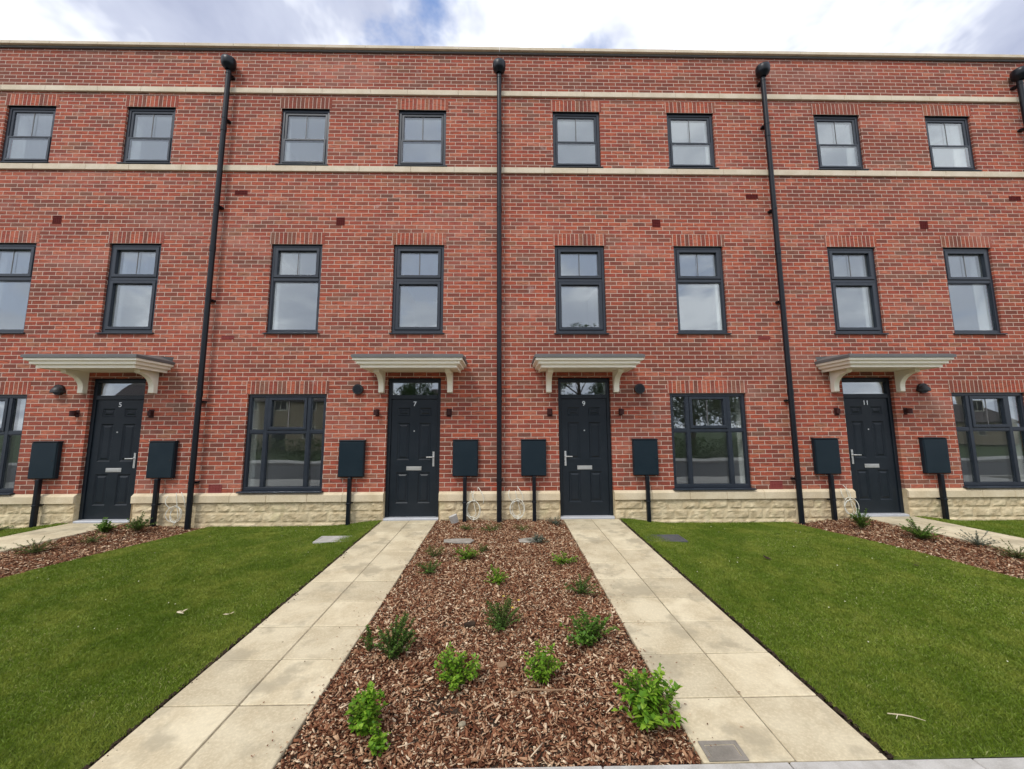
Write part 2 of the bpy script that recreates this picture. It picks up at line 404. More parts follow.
# kerb, pavement, road behind the viewer
kb = MB(); x = -16.0
rk = random.Random(3)
while x < 16:
    kb.box(x+0.003, x+0.912, KY-0.125, KY-0.004, -0.42, SL*KY+0.004+rk.uniform(-0.002, 0.002)); x += 0.915
tag(kb.build('kerb', 'concrete', bevel=0.006), kind='structure')
pm = MB()
for i in range(-27, 27):
    for j in range(3):
        pm.box(i*0.6+0.004, i*0.6+0.596, KY-0.135-0.6*(j+1)+0.004, KY-0.135-0.6*j-0.004, -0.30, SL*KY-0.006)
tag(pm.build('pavement', 'pave'), kind='structure')
rb = MB(); rb.box(-80, 80, -13.2, -6.56, -0.40, -0.27); tag(rb.build('road', 'asphalt'), kind='structure')
k2 = MB(); k2.box(-80, 80, -6.55, -6.40+0.005, -0.40, -0.152); tag(k2.build('road_kerb', 'concrete'), kind='structure')
k3 = MB(); k3.box(-80, 80, -15.2, -13.21, -0.40, -0.15); tag(k3.build('far_pavement', 'pave'), kind='structure')

# ------------------------------------------------------------------ houses
PITCH = 5.025; X0 = -0.09
REC = 0.034                      # recess of window frames
def grid_wall(mb, x0, x1, z0, z1, holes, y=0.0, flip=False):
    xs = sorted({x0, x1} | {h[0] for h in holes} | {h[1] for h in holes})
    zs = sorted({z0, z1} | {h[2] for h in holes} | {h[3] for h in holes})
    xs = [q for q in xs if x0 <= q <= x1]; zs = [q for q in zs if z0 <= q <= z1]
    for a, b in zip(xs, xs[1:]):
        for c, d in zip(zs, zs[1:]):
            cx, cz = (a+b)/2, (c+d)/2
            if any(h[0] < cx < h[1] and h[2] < cz < h[3] for h in holes): continue
            q = [(a, y, c), (b, y, c), (b, y, d), (a, y, d)]
            mb.poly(q[::-1] if flip else q)

def reveals(mb, holes, ya, yb, zmin=-9, head=True, foot=True):
    for a, b, c, d in holes:
        c = max(c, zmin)
        mb.poly([(a, ya, c), (a, yb, c), (a, yb, d), (a, ya, d)][::-1])
        mb.poly([(b, ya, c), (b, yb, c), (b, yb, d), (b, ya, d)])
        if head: mb.poly([(a, ya, d), (b, ya, d), (b, yb, d), (a, yb, d)])
        if foot: mb.poly([(a, ya, c), (b, ya, c), (b, yb, c), (a, yb, c)][::-1])

def pane(parent, x0, x1, z0, z1, y):
    return MB().box(x0, x1, y, y+0.024, z0, z1).build('pane', 'glass', parent)

def small_window(H, x0, x1, z0, z1, tz, lower_sash, upper_sash=True):
    """tall two-light casement; outer frame, transom, sashes, panes, internal bar, sill"""
    y0 = REC; y1 = REC+0.07; fw = 0.05; e = 0.003
    x0 += e; x1 -= e; z1 -= e; z0 += 0.03
    mb = MB().frame(x0, x1, z0, z1, fw, y0, y1)
    mb.box(x0+fw, x1-fw, y0+0.002, y1-0.002, tz-0.028, tz+0.028)
    wn = mb.build('window', 'anth', H, bevel=0.004)
    def light(za, zb, sash):
        xa, xb = x0+fw, x1-fw
        if sash:
            s = MB().frame(xa+0.004, xb-0.004, za+0.004, zb-0.004, 0.055, y0-0.012, y1-0.01)
            s.build('sash', 'anth', wn, bevel=0.006)
            xa += 0.057; xb -= 0.057; za += 0.057; zb -= 0.057
        else:
            MB().frame(xa-0.001, xb+0.001, za-0.001, zb+0.001, 0.012, y0+0.012, y0+0.034).build('bead', 'anth', wn)
            xa += 0.009; xb -= 0.009; za += 0.009; zb -= 0.009
        pane(wn, xa, xb, za, zb, y0+0.036)
        return xa, xb, za, zb
    a = light(tz+0.028, z1-fw, upper_sash)
    cx = (x0+x1)/2
    MB().box(cx-0.006, cx+0.006, y0+0.030, y0+0.0355, a[2], a[3]).build('glazing_bar', 'lead', wn)
    light(z0+fw, tz-0.028, lower_sash)
    MB().extrude_x([(-0.035, z0-0.030), (y1, z0-0.028), (y1, z0-0.001), (-0.02, z0-0.008), (-0.035, z0-0.014)][::-1],
                   x0-0.035, x1+0.035).build('sill', 'anth', wn, bevel=0.002)
    return wn

def sash_window(H, x0, x1, z0, z1, tz):
    y0 = REC; y1 = REC+0.07; e = 0.003
    x0 += e; x1 -= e; z1 -= e; z0 += 0.03
    wn = MB().frame(x0, x1, z0, z1, 0.05, y0, y1).build('window', 'anth', H, bevel=0.004)
    xa, xb, za, zb = x0+0.052, x1-0.052, z0+0.052, z1-0.052
    MB().frame(xa, xb, tz-0.018, zb, 0.045, y0+0.012, y0+0.05).build('sash', 'anth', wn, bevel=0.005)
    MB().frame(xa, xb, za, tz+0.014, 0.038, y0-0.014, y0+0.0115).build('sash', 'anth', wn, bevel=0.005)
    pane(wn, xa+0.042, xb-0.042, tz+0.024, zb-0.042, y0+0.028)
    cx = (x0+x1)/2
    MB().box(cx-0.006, cx+0.006, y0+0.022, y0+0.0275, tz+0.025, zb-0.043).build('glazing_bar', 'lead', wn)
    pane(wn, xa+0.035, xb-0.035, za+0.035, tz-0.021, y0-0.006)
    MB().extrude_x([(-0.045, z0-0.030), (y1, z0-0.028), (y1, z0-0.001), (-0.02, z0-0.008), (-0.045, z0-0.014)][::-1],
                   x0-0.035, x1+0.035).build('sill', 'anth', wn, bevel=0.002)
    return wn

def wide_window(H, x0, x1, z0, z1):
    y0 = REC; y1 = REC+0.07; fw = 0.05; e = 0.003
    x0 += e; x1 -= e; z1 -= e; z0 += 0.03
    W = x1-x0; tz = 1.455; m1 = x0+0.235*W; m2 = x1-0.225*W
    mb = MB().frame(x0, x1, z0, z1, fw, y0, y1)
    for mx in (m1, m2): mb.box(mx-0.03, mx+0.03, y0+0.001, y1-0.001, z0+fw, z1-fw)
    for a, b in ((x0+fw, m1-0.03), (m1+0.03, m2-0.03), (m2+0.03, x1-fw)):
        mb.box(a, b, y0+0.003, y1-0.003, tz-0.028, tz+0.028)
    wn = mb.build('window', 'anth', H, bevel=0.004)
    for k, (a, b) in enumerate(((x0+fw, m1-0.03), (m1+0.03, m2-0.03), (m2+0.03, x1-fw))):
        pane(wn, a+0.006, b-0.006, z0+fw+0.006, tz-0.034, y0+0.036)
        MB().frame(a-0.001, b+0.001, z0+fw-0.001, tz-0.027, 0.012, y0+0.012, y0+0.034).build('bead', 'anth', wn)
        if k == 1:
            MB().frame(a+0.004, b-0.004, tz+0.032, z1-fw-0.004, 0.05, y0-0.012, y1-0.01).build('sash', 'anth', wn, bevel=0.006)
            pane(wn, a+0.05, b-0.05, tz+0.078, z1-fw-0.05, y0+0.036)
            cx = (a+b)/2
            MB().box(cx-0.006, cx+0.006, y0+0.030, y0+0.0355, tz+0.08, z1-fw-0.052).build('glazing_bar', 'lead', wn)
        else:
            pane(wn, a+0.006, b-0.006, tz+0.034, z1-fw-0.006, y0+0.036)
            MB().frame(a-0.001, b+0.001, tz+0.027, z1-fw+0.001, 0.012, y0+0.012, y0+0.034).build('bead', 'anth', wn)
    MB().extrude_x([(-0.075, z0-0.028), (y1, z0-0.028), (y1, z0-0.001), (-0.05, z0-0.004), (-0.075, z0-0.010)][::-1],
                   x0-0.03, x1+0.03).build('sill', 'anth', wn, bevel=0.002)

def text_mesh(txt, size, ext):
    cu = bpy.data.curves.new('number', 'FONT'); cu.body = txt; cu.size = size; cu.extrude = ext
    cu.align_x = 'CENTER'; cu.align_y = 'CENTER'; cu.offset = 0.0005
    o = bpy.data.objects.new('tmp', cu); col.objects.link(o)
    bpy.context.view_layer.update()
    me = bpy.data.meshes.new_from_object(o.evaluated_get(bpy.context.evaluated_depsgraph_get()))
    bpy.data.objects.remove(o); return me

def panelled_leaf(x0, x1, z0, z1, y, panels):
    mb = MB(); grid_wall(mb, x0, x1, z0, z1, panels, y)
    for a, b, c, d in panels:
        rings = [(0, 0), (0.016, 0.014), (0.034, 0.014), (0.055, 0.003)]
        for (i0, d0), (i1, d1) in zip(rings, rings[1:]):
            P = [(a+i0, c+i0), (b-i0, c+i0), (b-i0, d-i0), (a+i0, d-i0)]
            Q = [(a+i1, c+i1), (b-i1, c+i1), (b-i1, d-i1), (a+i1, d-i1)]
            for k in range(4):
                l = (k+1) % 4
                mb.poly([(P[k][0], y+d0, P[k][1]), (P[l][0], y+d0, P[l][1]), (Q[l][0], y+d1, Q[l][1]), (Q[k][0], y+d1, Q[k][1])])
        i, dd = rings[-1]
        mb.poly([(a+i, y+dd, c+i), (b-i, y+dd, c+i), (b-i, y+dd, d-i), (a+i, y+dd, d-i)])
    yb = y+0.045
    mb.poly([(x0, y, z0), (x0, y, z1), (x0, yb, z1), (x0, yb, z0)])
    mb.poly([(x1, y, z0), (x1, yb, z0), (x1, yb, z1), (x1, y, z1)])
    mb.poly([(x0, y, z1), (x1, y, z1), (x1, yb, z1), (x0, yb, z1)])
    mb.poly([(x0, y, z0), (x0, yb, z0), (x1, yb, z0), (x1, y, z0)])
    mb.poly([(x0, yb, z0), (x0, yb, z1), (x1, yb, z1), (x1, yb, z0)])
    return mb

def door(H, cx, side, number):
    hw = 0.457; x0, x1 = cx-hw, cx+hw; y0 = 0.055
    fr = MB()
    fr.box(x0+0.002, x0+0.058, y0, y0+0.08, 0.03, 2.366); fr.box(x1-0.058, x1-0.002, y0, y0+0.08, 0.03, 2.366)
    fr.box(x0+0.058, x1-0.058, y0, y0+0.08, 2.300, 2.366); fr.box(x0+0.058, x1-0.058, y0, y0+0.08, 2.012, 2.085)
    df = fr.build('door_frame', 'door', H, bevel=0.004)
    pane(df, x0+0.050, x1-0.050, 2.078, 2.306, y0+0.035)
    MB().extrude_x([(-0.022, -0.03), (y0+0.08, -0.03), (y0+0.08, 0.029), (y0-0.01, 0.029), (-0.016, 0.020), (-0.022, 0.014)][::-1],
                   x0+0.003, x1-0.003).build('threshold', 'alu', df)
    lx0, lx1 = x0+0.062, x1-0.062; W = lx1-lx0
    pl, pr = (lx0+0.135*W, lx0+0.40*W), (lx0+0.60*W, lx0+0.865*W)
    rows = [(0.25, 0.76), (0.97, 1.60), (1.72, 1.86)]
    lf = panelled_leaf(lx0, lx1, 0.034, 2.008, y0+0.022, [(a, b, c, d) for a, b in (pl, pr) for c, d in rows]).build('door', 'door', H)
    yl = y0+0.022
    hx = lx1-0.055 if side < 0 else lx0+0.055
    s = -1 if side < 0 else 1
    MB().box(hx-0.017, hx+0.017, yl-0.010, yl-0.0005, 0.86, 1.11).tube([(hx, yl-0.008, 1.02), (hx, yl-0.045, 1.02), (hx+s*0.02, yl-0.055, 1.02), (hx+s*0.115, yl-0.055, 1.018)], 0.010, 8)\
        .build('handle', 'chrome', lf, bevel=0.003)
    mx = cx - 0.01*s
    MB().box(mx-0.128, mx+0.128, yl-0.009, yl-0.0005, 0.795, 0.862).box(mx-0.112, mx+0.112, yl-0.015, yl-0.0095, 0.806, 0.851)\
        .build('letterbox', 'chrome', lf, bevel=0.004)
    MB().tube([(cx, yl-0.006, 1.46), (cx, yl+0.001, 1.46)], 0.012, 10).build('spyhole', 'chrome', lf)
    me = text_mesh(number, 0.115, 0.003); me.materials.append(M['chrome'])
    o = bpy.data.objects.new('door_number', me); col.objects.link(o); o.parent = lf
    o.location = (cx, yl-0.0035, 1.925); o.rotation_euler = (PI/2, 0, 0)

def cove(d0, d1, z0, z1, n=5):
    out = []
    for i in range(n+1):
        a = i/n*PI/2; out.append((d0+(d1-d0)*(1-math.cos(a)), z0+(z1-z0)*math.sin(a)))
    return out
def canopy(H, cx):
    hw = 0.855
    prof = [(0.545, 2.462), (0.582, 2.462), (0.582, 2.504), (0.596, 2.507), (0.606, 2.514), (0.630, 2.516), (0.632, 2.518), (0.632, 2.557), (0.645, 2.560), (0.655, 2.566), (0.674, 2.568), (0.676, 2.570), (0.676, 2.606)]
    mb = MB()
    def ring(d, z):
        i = 0.675-d
        return [(cx-hw+i, 0.003, z), (cx-hw+i, -d, z), (cx+hw-i, -d, z), (cx+hw-i, 0.003, z)]
    rs = [ring(d, z) for d, z in prof]
    for A, B in zip(rs, rs[1:]):
        for k in range(3): mb.poly([A[k], A[k+1], B[k+1], B[k]])
    # recessed soffit board
    a = rs[0]; inner = [(a[0][0], 0.003, 2.478), (a[1][0], a[1][1], 2.478), (a[2][0], a[2][1], 2.478), (a[3][0], 0.003, 2.478)]
    for k in range(3): mb.poly([inner[k], inner[k+1], a[k+1], a[k]])
    mb.poly(inner[::-1]); mb.poly(rs[-1])
    cn = mb.build('canopy', 'cream', H)
    r = MB()
    def rr(d, z):
        i = 0.70-d; return [(cx-hw+i-0.018, 0.002, z), (cx-hw+i-0.018, -d, z), (cx+hw-i+0.018, -d, z), (cx+hw-i+0.018, 0.002, z)]
    A, B, C = rr(0.70, 2.6075), rr(0.70, 2.652), rr(0.66, 2.668)
    top = [(cx-hw, 0.002, 2.74), (cx-hw+0.15, -0.10, 2.735), (cx+hw-0.15, -0.10, 2.735), (cx+hw, 0.002, 2.74)]
    for P, Q in ((A, B), (B, C), (C, top)):
        for k in range(3): r.poly([P[k], P[k+1], Q[k+1], Q[k]])
    r.poly(A[::-1]); r.poly(top)
    r.build('canopy_roof', 'lead', cn)
    for s in (-1, 1):
        bx = cx + s*0.585
        pts = [(0.002, 2.112), (-0.075, 2.112), (-0.082, 2.125), (-0.080, 2.20)]
        for i in range(1, 9):
            a = i/8*PI/2; pts.append((-0.080-0.26*(1-math.cos(a)), 2.20+0.215*math.sin(a)))
        pts += [(-0.36, 2.435), (-0.36, 2.476), (0.002, 2.476)]
        MB().extrude_x(pts[::-1], bx-0.045, bx+0.045).build('bracket', 'cream', cn, bevel=0.004)

def meter_box(H, cx, zb=-0.15):
    hw = 0.212
    mb = MB().box(cx-hw, cx+hw, -0.075, -0.002, 0.705, 1.298)
    bx = mb.build('meter_box', 'meter', H, bevel=0.012, seg=2)
    MB().box(cx-hw+0.010, cx+hw-0.010, -0.086, -0.0755, 0.716, 1.286).build('box_door', 'meter', bx, bevel=0.004)
    MB().tube([(cx+hw-0.045, -0.0915, 1.0), (cx+hw-0.045, -0.0855, 1.0)], 0.011, 10).build('lock', 'black', bx)
    MB().extrude_x([(-0.088, 1.2985), (0.0, 1.302), (0.0, 1.318), (-0.092, 1.309)], cx-hw-0.006, cx+hw+0.006).build('box_lid', 'meter', bx, bevel=0.003)
    MB().box(cx-0.030, cx+0.030, -0.125, -0.058, zb, 0.704).box(cx-0.037, cx+0.037, -0.13, -0.0, 0.27, 0.30).build('conduit', 'pipe', bx, bevel=0.012, seg=2)

def downpipe(H, x):
    y = -0.115; r = 0.042
    mb = MB().tube([(x, y, -0.18), (x, y, 8.18)], r, 18)
    for z in (2.05, 4.6, 6.9): mb.tube([(x, y, z), (x, y, z+0.10)], r+0.006, 18)
    o = mb.build('downpipe', 'pipe', H, smooth=True)
    o.data.set_sharp_from_angle(angle=math.radians(35))
    hp = MB(); prof = [(0.05, 8.13), (0.070, 8.16), (0.105, 8.19), (0.118, 8.225), (0.122, 8.28), (0.120, 8.335), (0.10, 8.35)]
    n = 20; k0 = 0
    for rr, z in prof:
        for q in range(n):
            a = 2*PI*q/n; hp.v.append((x+rr*math.cos(a), -0.135+rr*math.sin(a)*0.98, z))
    for i in range(len(prof)-1):
        for q in range(n):
            q2 = (q+1) % n; hp.f.append((i*n+q, i*n+q2, (i+1)*n+q2, (i+1)*n+q))
    hp.f.append(tuple(range((len(prof)-1)*n, len(prof)*n)))
    hp.build('hopper', 'pipe', o, smooth=True)
    for z in (0.62, 1.95, 3.72, 5.45, 7.15, 8.05):
        MB().box(x-0.048, x+0.048, y+0.048, -0.001, z, z+0.03).tube([(x, y, z), (x, y, z+0.03)], r+0.005, 16).build('pipe_bracket', 'pipe', o)

def flue(H, x, hood):
    mb = MB().tube([(x, -0.045, 2.175), (x, 0.0, 2.175)], 0.088, 22)
    v = mb.build('vent', 'black', H)
    if hood:
        hb = MB(); n = 12
        for j in range(5):
            a = j/4*PI/2; rr = 0.10*math.cos(a*0.0) 
            for q in range(n+1):
                th = PI*q/n; hb.v.append((x+0.10*math.cos(th)*math.cos(a), -0.004-0.13*math.sin(a), 2.17+0.10*math.sin(th)*math.cos(a)**0.6 if j < 4 else 2.175))
        for j in range(4):
            for q in range(n): hb.f.append((j*(n+1)+q, j*(n+1)+q+1, (j+1)*(n+1)+q+1, (j+1)*(n+1)+q))
        # a quarter-ball cowl turned down
        cb = MB()
        for j in range(7):
            el = j/6*PI/2
            for q in range(n+1):
                th = PI*q/n
                cb.v.append((x+0.105*math.cos(th), -0.004-0.125*math.sin(th)*math.cos(el), 2.125+0.12*math.sin(th)*math.sin(el)))
        for j in range(6):
            for q in range(n): cb.f.append((j*(n+1)+q, j*(n+1)+q+1, (j+1)*(n+1)+q+1, (j+1)*(n+1)+q))
        cb.build('cowl', 'black', v, smooth=True)
    else:
        MB().tube([(x, -0.052, 2.175), (x, -0.046, 2.175)], 0.066, 20).build('grille', 'pipe', v)

def wall_light(H, x, big):
    if big:
        b = MB().box(x-0.032, x+0.032, -0.012, -0.0005, 1.715, 1.835).build('wall_light', 'lampbrown', H, bevel=0.004)
        MB().tube([(x, -0.075, 1.73), (x, -0.075, 1.82)], 0.042, 16).box(x-0.012, x+0.012, -0.04, -0.010, 1.765, 1.79).build('lamp_shade', 'lampbrown', b)
    else:
        b = MB().box(x-0.045, x+0.045, -0.01, -0.0005, 1.70, 1.84).build('wall_light', 'lampbrown', H, bevel=0.004)
        MB().box(x-0.03, x+0.03, -0.055, -0.0105, 1.73, 1.82).build('lamp_shade', 'lampbrown', b, bevel=0.006)

def air_brick(H, x0, z0, w_, h_, mat='terra', slots=3):
    mb = MB().frame(x0, x0+w_, z0, z0+h_, 0.012, -0.007, 0.0)
    mb.box(x0+0.012, x0+w_-0.012, -0.001, -0.0005, z0+0.012, z0+h_-0.012)
    n = slots
    for i in range(1, n+1):
        z = z0+0.012+(h_-0.024)*i/(n+1); mb.box(x0+0.012, x0+w_-0.012, -0.0065, -0.0015, z-0.006, z+0.006)
    for i in range(1, 4):
        xx = x0+w_*i/4; mb.box(xx-0.006, xx+0.006, -0.0069, -0.0012, z0+0.012, z0+h_-0.012)
    mb.build('air_brick', mat, H)

def plinth_stones(spans, seed):
    """rock-faced stones in three courses"""
    rs = random.Random(seed); mb = MB()
    zrows = [(0.30, 0.135), (0.135, -0.03), (-0.03, -0.20)]
    for a, b in spans:
        for zi, (zt, zb) in enumerate(zrows):
            x = a
            while x < b-0.02:
                w_ = rs.uniform(0.16, 0.50) if zi < 2 else rs.uniform(0.14, 0.45)
                x2 = min(x+w_, b)
                if b-x2 < 0.14: x2 = b
                g = 0.005; xa, xb, za, zc = x+g, x2-g, zb+g, zt-g
                nx = max(5, int((xb-xa)/0.035)); nz = 6; k = len(mb.v); off = rs.uniform(0, 0.012)
                se = rs.uniform(0, 100)
                for j in range(nz+1):
                    for i in range(nx+1):
                        u, v = i/nx, j/nz; ex = min(u, 1-u)*(xb-xa); ez = min(v, 1-v)*(zc-za)
                        e = min(ex, ez); pill = min(e/0.028, 1.0)**0.6
                        nn = mnoise.fractal(Vector((xa+u*(xb-xa), (za+v*(zc-za))*1.4, se))*9.0, 0.8, 2.1, 3)
                        y = -0.005 - pill*(0.010+off*0.7+0.015*nn)
                        mb.v.append((xa+u*(xb-xa)+0.004*mnoise.noise(Vector((se, v*5, i)))*(1 if 0 < i < nx else 0.6), y, za+v*(zc-za)+0.005*mnoise.noise(Vector((u*6, se, j)))))
                for j in range(nz):
                    for i in range(nx):
                        p = k+j*(nx+1)+i; mb.f.append((p, p+1, p+nx+2, p+nx+1))
                x = x2
    return mb

def house(k, mirrored, number, label):
    """unit k spans X0+k*PITCH .. +PITCH; the door lies near the right party wall unless mirrored"""
    xl = X0+k*PITCH; xr = xl+PITCH
    H = empty('terraced_house', (xl, 0, 0)); tag(H, label, 'house', 'terraced houses in one brick row')
    def X(o, w_=0):   # offset from the shared party line to local x
        return o if mirrored else PITCH-o
    def span(o0, o1):
        a, b = X(o0), X(o1); return (min(a, b), max(a, b))
    dc = X(1.472); hw = 0.457
    D_ = (dc-hw, dc+hw, -0.5, 2.37)
    fi, fo = X(1.452), X(3.632)
    gw = span(2.965, 4.305)
    wins = [(fi-0.453, fi+0.453, 3.15, 4.80), (fo-0.453, fo+0.453, 3.15, 4.80),
            (fi-0.448, fi+0.448, 6.312, 7.475), (fo-0.448, fo+0.448, 6.312, 7.475), (gw[0], gw[1], 0.452, 2.10)]
    holes = wins + [D_]
    wall = MB(); grid_wall(wall, 0, PITCH, 0.445, 8.688, holes)
    reveals(wall, wins, 0.0, 0.16, head=False); reveals(wall, [(D_[0], D_[1], 0.445, D_[3])], 0.0, 0.20, head=False, foot=False)
    for h in holes: MB().box(h[0]-0.03, h[1]+0.03, 0.004, 0.16, h[3]+0.0005, h[3]+0.012).build('shaded_head', 'pipe', H)  # head soffits coloured black, the lintel's shadow put into the colour
    # flanks, back and parapet back
    e = 0.0015
    wall.poly([(e, 0.36, -0.4), (e, 9, -0.4), (e, 9, 8.68), (e, 0.36, 8.68)]); wall.poly([(PITCH-e, 0.36, -0.4), (PITCH-e, 0.36, 8.68), (PITCH-e, 9, 8.68), (PITCH-e, 9, -0.4)])
    wall.poly([(e, 9, -0.4), (PITCH-e, 9, -0.4), (PITCH-e, 9, 8.68), (e, 9, 8.68)])
    wall.poly([(e, 0.36, 8.1), (PITCH-e, 0.36, 8.1), (PITCH-e, 0.36, 8.68), (e, 0.36, 8.68)])
    wall.build('brick_wall', 'brick', H)
    MB().box(0.003, PITCH-0.003, 0.37, 8.99, 8.14, 8.3).build('flat_roof', 'lead', H)
    # rooms seen through the panes
    for (z0, z1) in ((0.05, 2.50), (2.80, 5.25), (5.60, 7.95)):
        rm = MB()
        x0, x1, y0, y1 = 0.12, PITCH-0.12, 0.34, 4.4
        hs = [h for h in wins if z0 < (h[2]+h[3])/2 < z1]
        if z0 < 1: hs = hs+[(D_[0]+0.05, D_[1]-0.05, 2.08, 2.31)]
        grid_wall(rm, x0, x1, z0, z1, hs, y0, True)
        reveals(rm, hs, 0.151, y0)
        rm.poly([(x0, y0, z0), (x0, y1, z0), (x0, y1, z1), (x0, y0, z1)]); rm.poly([(x1, y0, z0), (x1, y0, z1), (x1, y1, z1), (x1, y1, z0)])
        rm.poly([(x0, y1, z0), (x1, y1, z0), (x1, y1, z1), (x0, y1, z1)]); rm.poly([(x0, y0, z1), (x0, y1, z1), (x1, y1, z1), (x1, y0, z1)])
        xm = (fi+fo)/2 if z0 > 1 else (X(2.35))
        rm.poly([(xm, y0, z0), (xm, y1, z0), (xm, y1, z1), (xm, y0, z1)])
        rm.build('interior_wall', 'plaster', H)
    for z0 in (0.055, 2.805, 5.605): MB().box(0.125, PITCH-0.125, 0.35, 4.39, z0-0.03, z0).build('interior_floor', 'carpet', H)
    # soldier-course heads
    for wx, mt in ((wins[4], 'lint1'), (wins[0], 'lint2'), (wins[1], 'lint2'), (wins[2], 'lint3'), (wins[3], 'lint3')):
        x0, x1, z = wx[0]-0.035, wx[1]+0.035, wx[3]
        mb = MB(); mb.box(x0, x1, -0.003, 0.003, z-0.001, z+0.222)
        mb.build('brick_lintel', mt, H)
    # stone plinth, its cap, string courses and coping in cut lengths
    def lengths(spans, prof, name, mat, L, seed):
        rs = random.Random(seed); mb = MB()
        for a, b in spans:
            n = max(1, round((b-a)/L)); cuts = [a+(b-a)*i/n + (rs.uniform(-0.08, 0.08) if 0 < i < n else 0) for i in range(n+1)]
            for p, q in zip(cuts, cuts[1:]): mb.extrude_x(prof[::-1], p+0.002, q-0.002)
        return mb.build(name, mat, H, bevel=0.004)
    ps = [(0, D_[0]-0.0), (D_[1]+0.0, PITCH)]
    pl = plinth_stones(ps, 11+k)
    for a, b in ps: pl.poly([(a, -0.006, -0.3), (b, -0.006, -0.3), (b, -0.006, 0.31), (a, -0.006, 0.31)])
    for xx in (D_[0], D_[1]): pl.poly([(xx, -0.03, -0.3), (xx, 0.19, -0.3), (xx, 0.19, 0.44), (xx, -0.02, 0.44)])
    pl.build('stone_plinth', 'stone', H)
    for sp_ in ps: lengths([sp_], [(-0.052, 0.302), (0.01, 0.302), (0.01, 0.4515), (-0.004, 0.4515), (-0.052, 0.415)], 'plinth_cap', 'ashlar', 0.62, 5+k)
    lengths([(0, PITCH)], [(-0.035, 6.192), (0.01, 6.192), (0.01, 6.3115), (-0.004, 6.3115), (-0.035, 6.300)], 'string_course', 'band', 0.9, 50+k)
    lengths([(0, PITCH)], [(-0.035, 7.762), (0.01, 7.762), (0.01, 7.875), (-0.004, 7.875), (-0.035, 7.865)], 'string_course', 'band', 0.9, 90+k)
    lengths([(0, PITCH)], [(-0.075, 8.690), (0.43, 8.690), (0.43, 8.76), (0.18, 8.79), (-0.075, 8.752)], 'coping', 'band', 0.84, 130+k)
    MB().box(0, PITCH, -0.030, 0.0, 8.655, 8.6885).build('coping_shade', 'lead', H)  # dark strip added as the shade below the coping overhang
    # windows
    for h in wins[:2]: small_window(H, *h, 4.155, h is wins[0])
    for h in wins[2:4]: sash_window(H, *h, 6.865)
    wide_window(H, *wins[4])
    door(H, dc, 1 if mirrored else -1, number)
    canopy(H, X(1.435))
    for o in (0.575, 2.475): meter_box(H, X(o))
    flue(H, X(2.435 if mirrored else 2.43), abs(k+0.5) > 1)
    s = 1 if mirrored else -1
    wall_light(H, X(0.865), False); wall_light(H, X(2.09), True)
    air_brick(H, X(2.88)-0.075, 5.165, 0.15, 0.15, 'brown')
    air_brick(H, X(4.70)-0.11, 5.735, 0.225, 0.085, 'brown', 1)
    air_brick(H, X(4.72)-0.11, 0.455, 0.215, 0.14, 'terra', 2)
    air_brick(H, X(4.72)-0.11, 3.055, 0.215, 0.065, 'terra', 1)
    # the rainwater pipe stands on the right-hand party line
    downpipe(H, PITCH-0.005)
    return H

house(-3, False, '3', 'red brick terraced house at the far left end, beyond house number 5')
house(-2, False, '5', 'red brick terraced house with dark door numbered 5, left of the left downpipe')
house(-1, False, '7', 'red brick terraced house with dark door numbered 7, left of the middle downpipe')
house(0, True, '9', 'red brick terraced house with dark door numbered 9, right of the middle downpipe')
house(1, True, '11', 'red brick terraced house with dark door numbered 11, right of the third downpipe')
house(2, True, '13', 'red brick terraced house at the far right, beyond the last downpipe')

# ------------------------------------------------------------------ front paths
def path(x0, seed, cw=0.449, cols=2):
    rs = random.Random(seed); mb = MB(); rowsY = [-0.047, -0.254]
    y = -0.254
    while y > KY+0.1: y -= 0.4338; rowsY.append(y)
    rowsY[-1] = KY+0.002
    for ya, yb in zip(rowsY, rowsY[1:]):
        for c in range(cols):
            a = x0+c*cw+0.005; b = x0+(c+1)*cw-0.005; g = 0.005; dz = rs.uniform(-0.002, 0.002)
            tx = rs.uniform(-0.001, 0.001)
            q = []
            for (x, yy, t) in ((a, yb+g, -1), (b, yb+g, 1), (b, ya-g, 1), (a, ya-g, -1)):
                q.append((warp(x, yy), yy, SL*yy+dz+t*tx))
            k = len(mb.v); mb.v += [(p[0], p[1], p[2]-0.05) for p in q] + q
            mb.f += [(k+4,k+5,k+6,k+7),(k,k+1,k+5,k+4),(k+1,k+2,k+6,k+5),(k+2,k+3,k+7,k+6),(k+3,k,k+4,k+7)]
    o = mb.build('path', 'flag', bevel=0.004); tag(o, kind='structure')
    jb = sheet('path_bedding', x0+0.004, x0+cols*cw-0.004, KY, -0.045, lambda x, y: SL*y-0.0055, 'joint', 2, 24)
    tag(jb, kind='structure')
PATHS = [(-2.022, 1), (0.965, 2), (-7.06, 3), (6.00, 4), (-12.1, 5), (11.03, 6)]
for x0, sd_ in PATHS: path(x0, sd_, 0.465 if sd_ == 2 else 0.449)

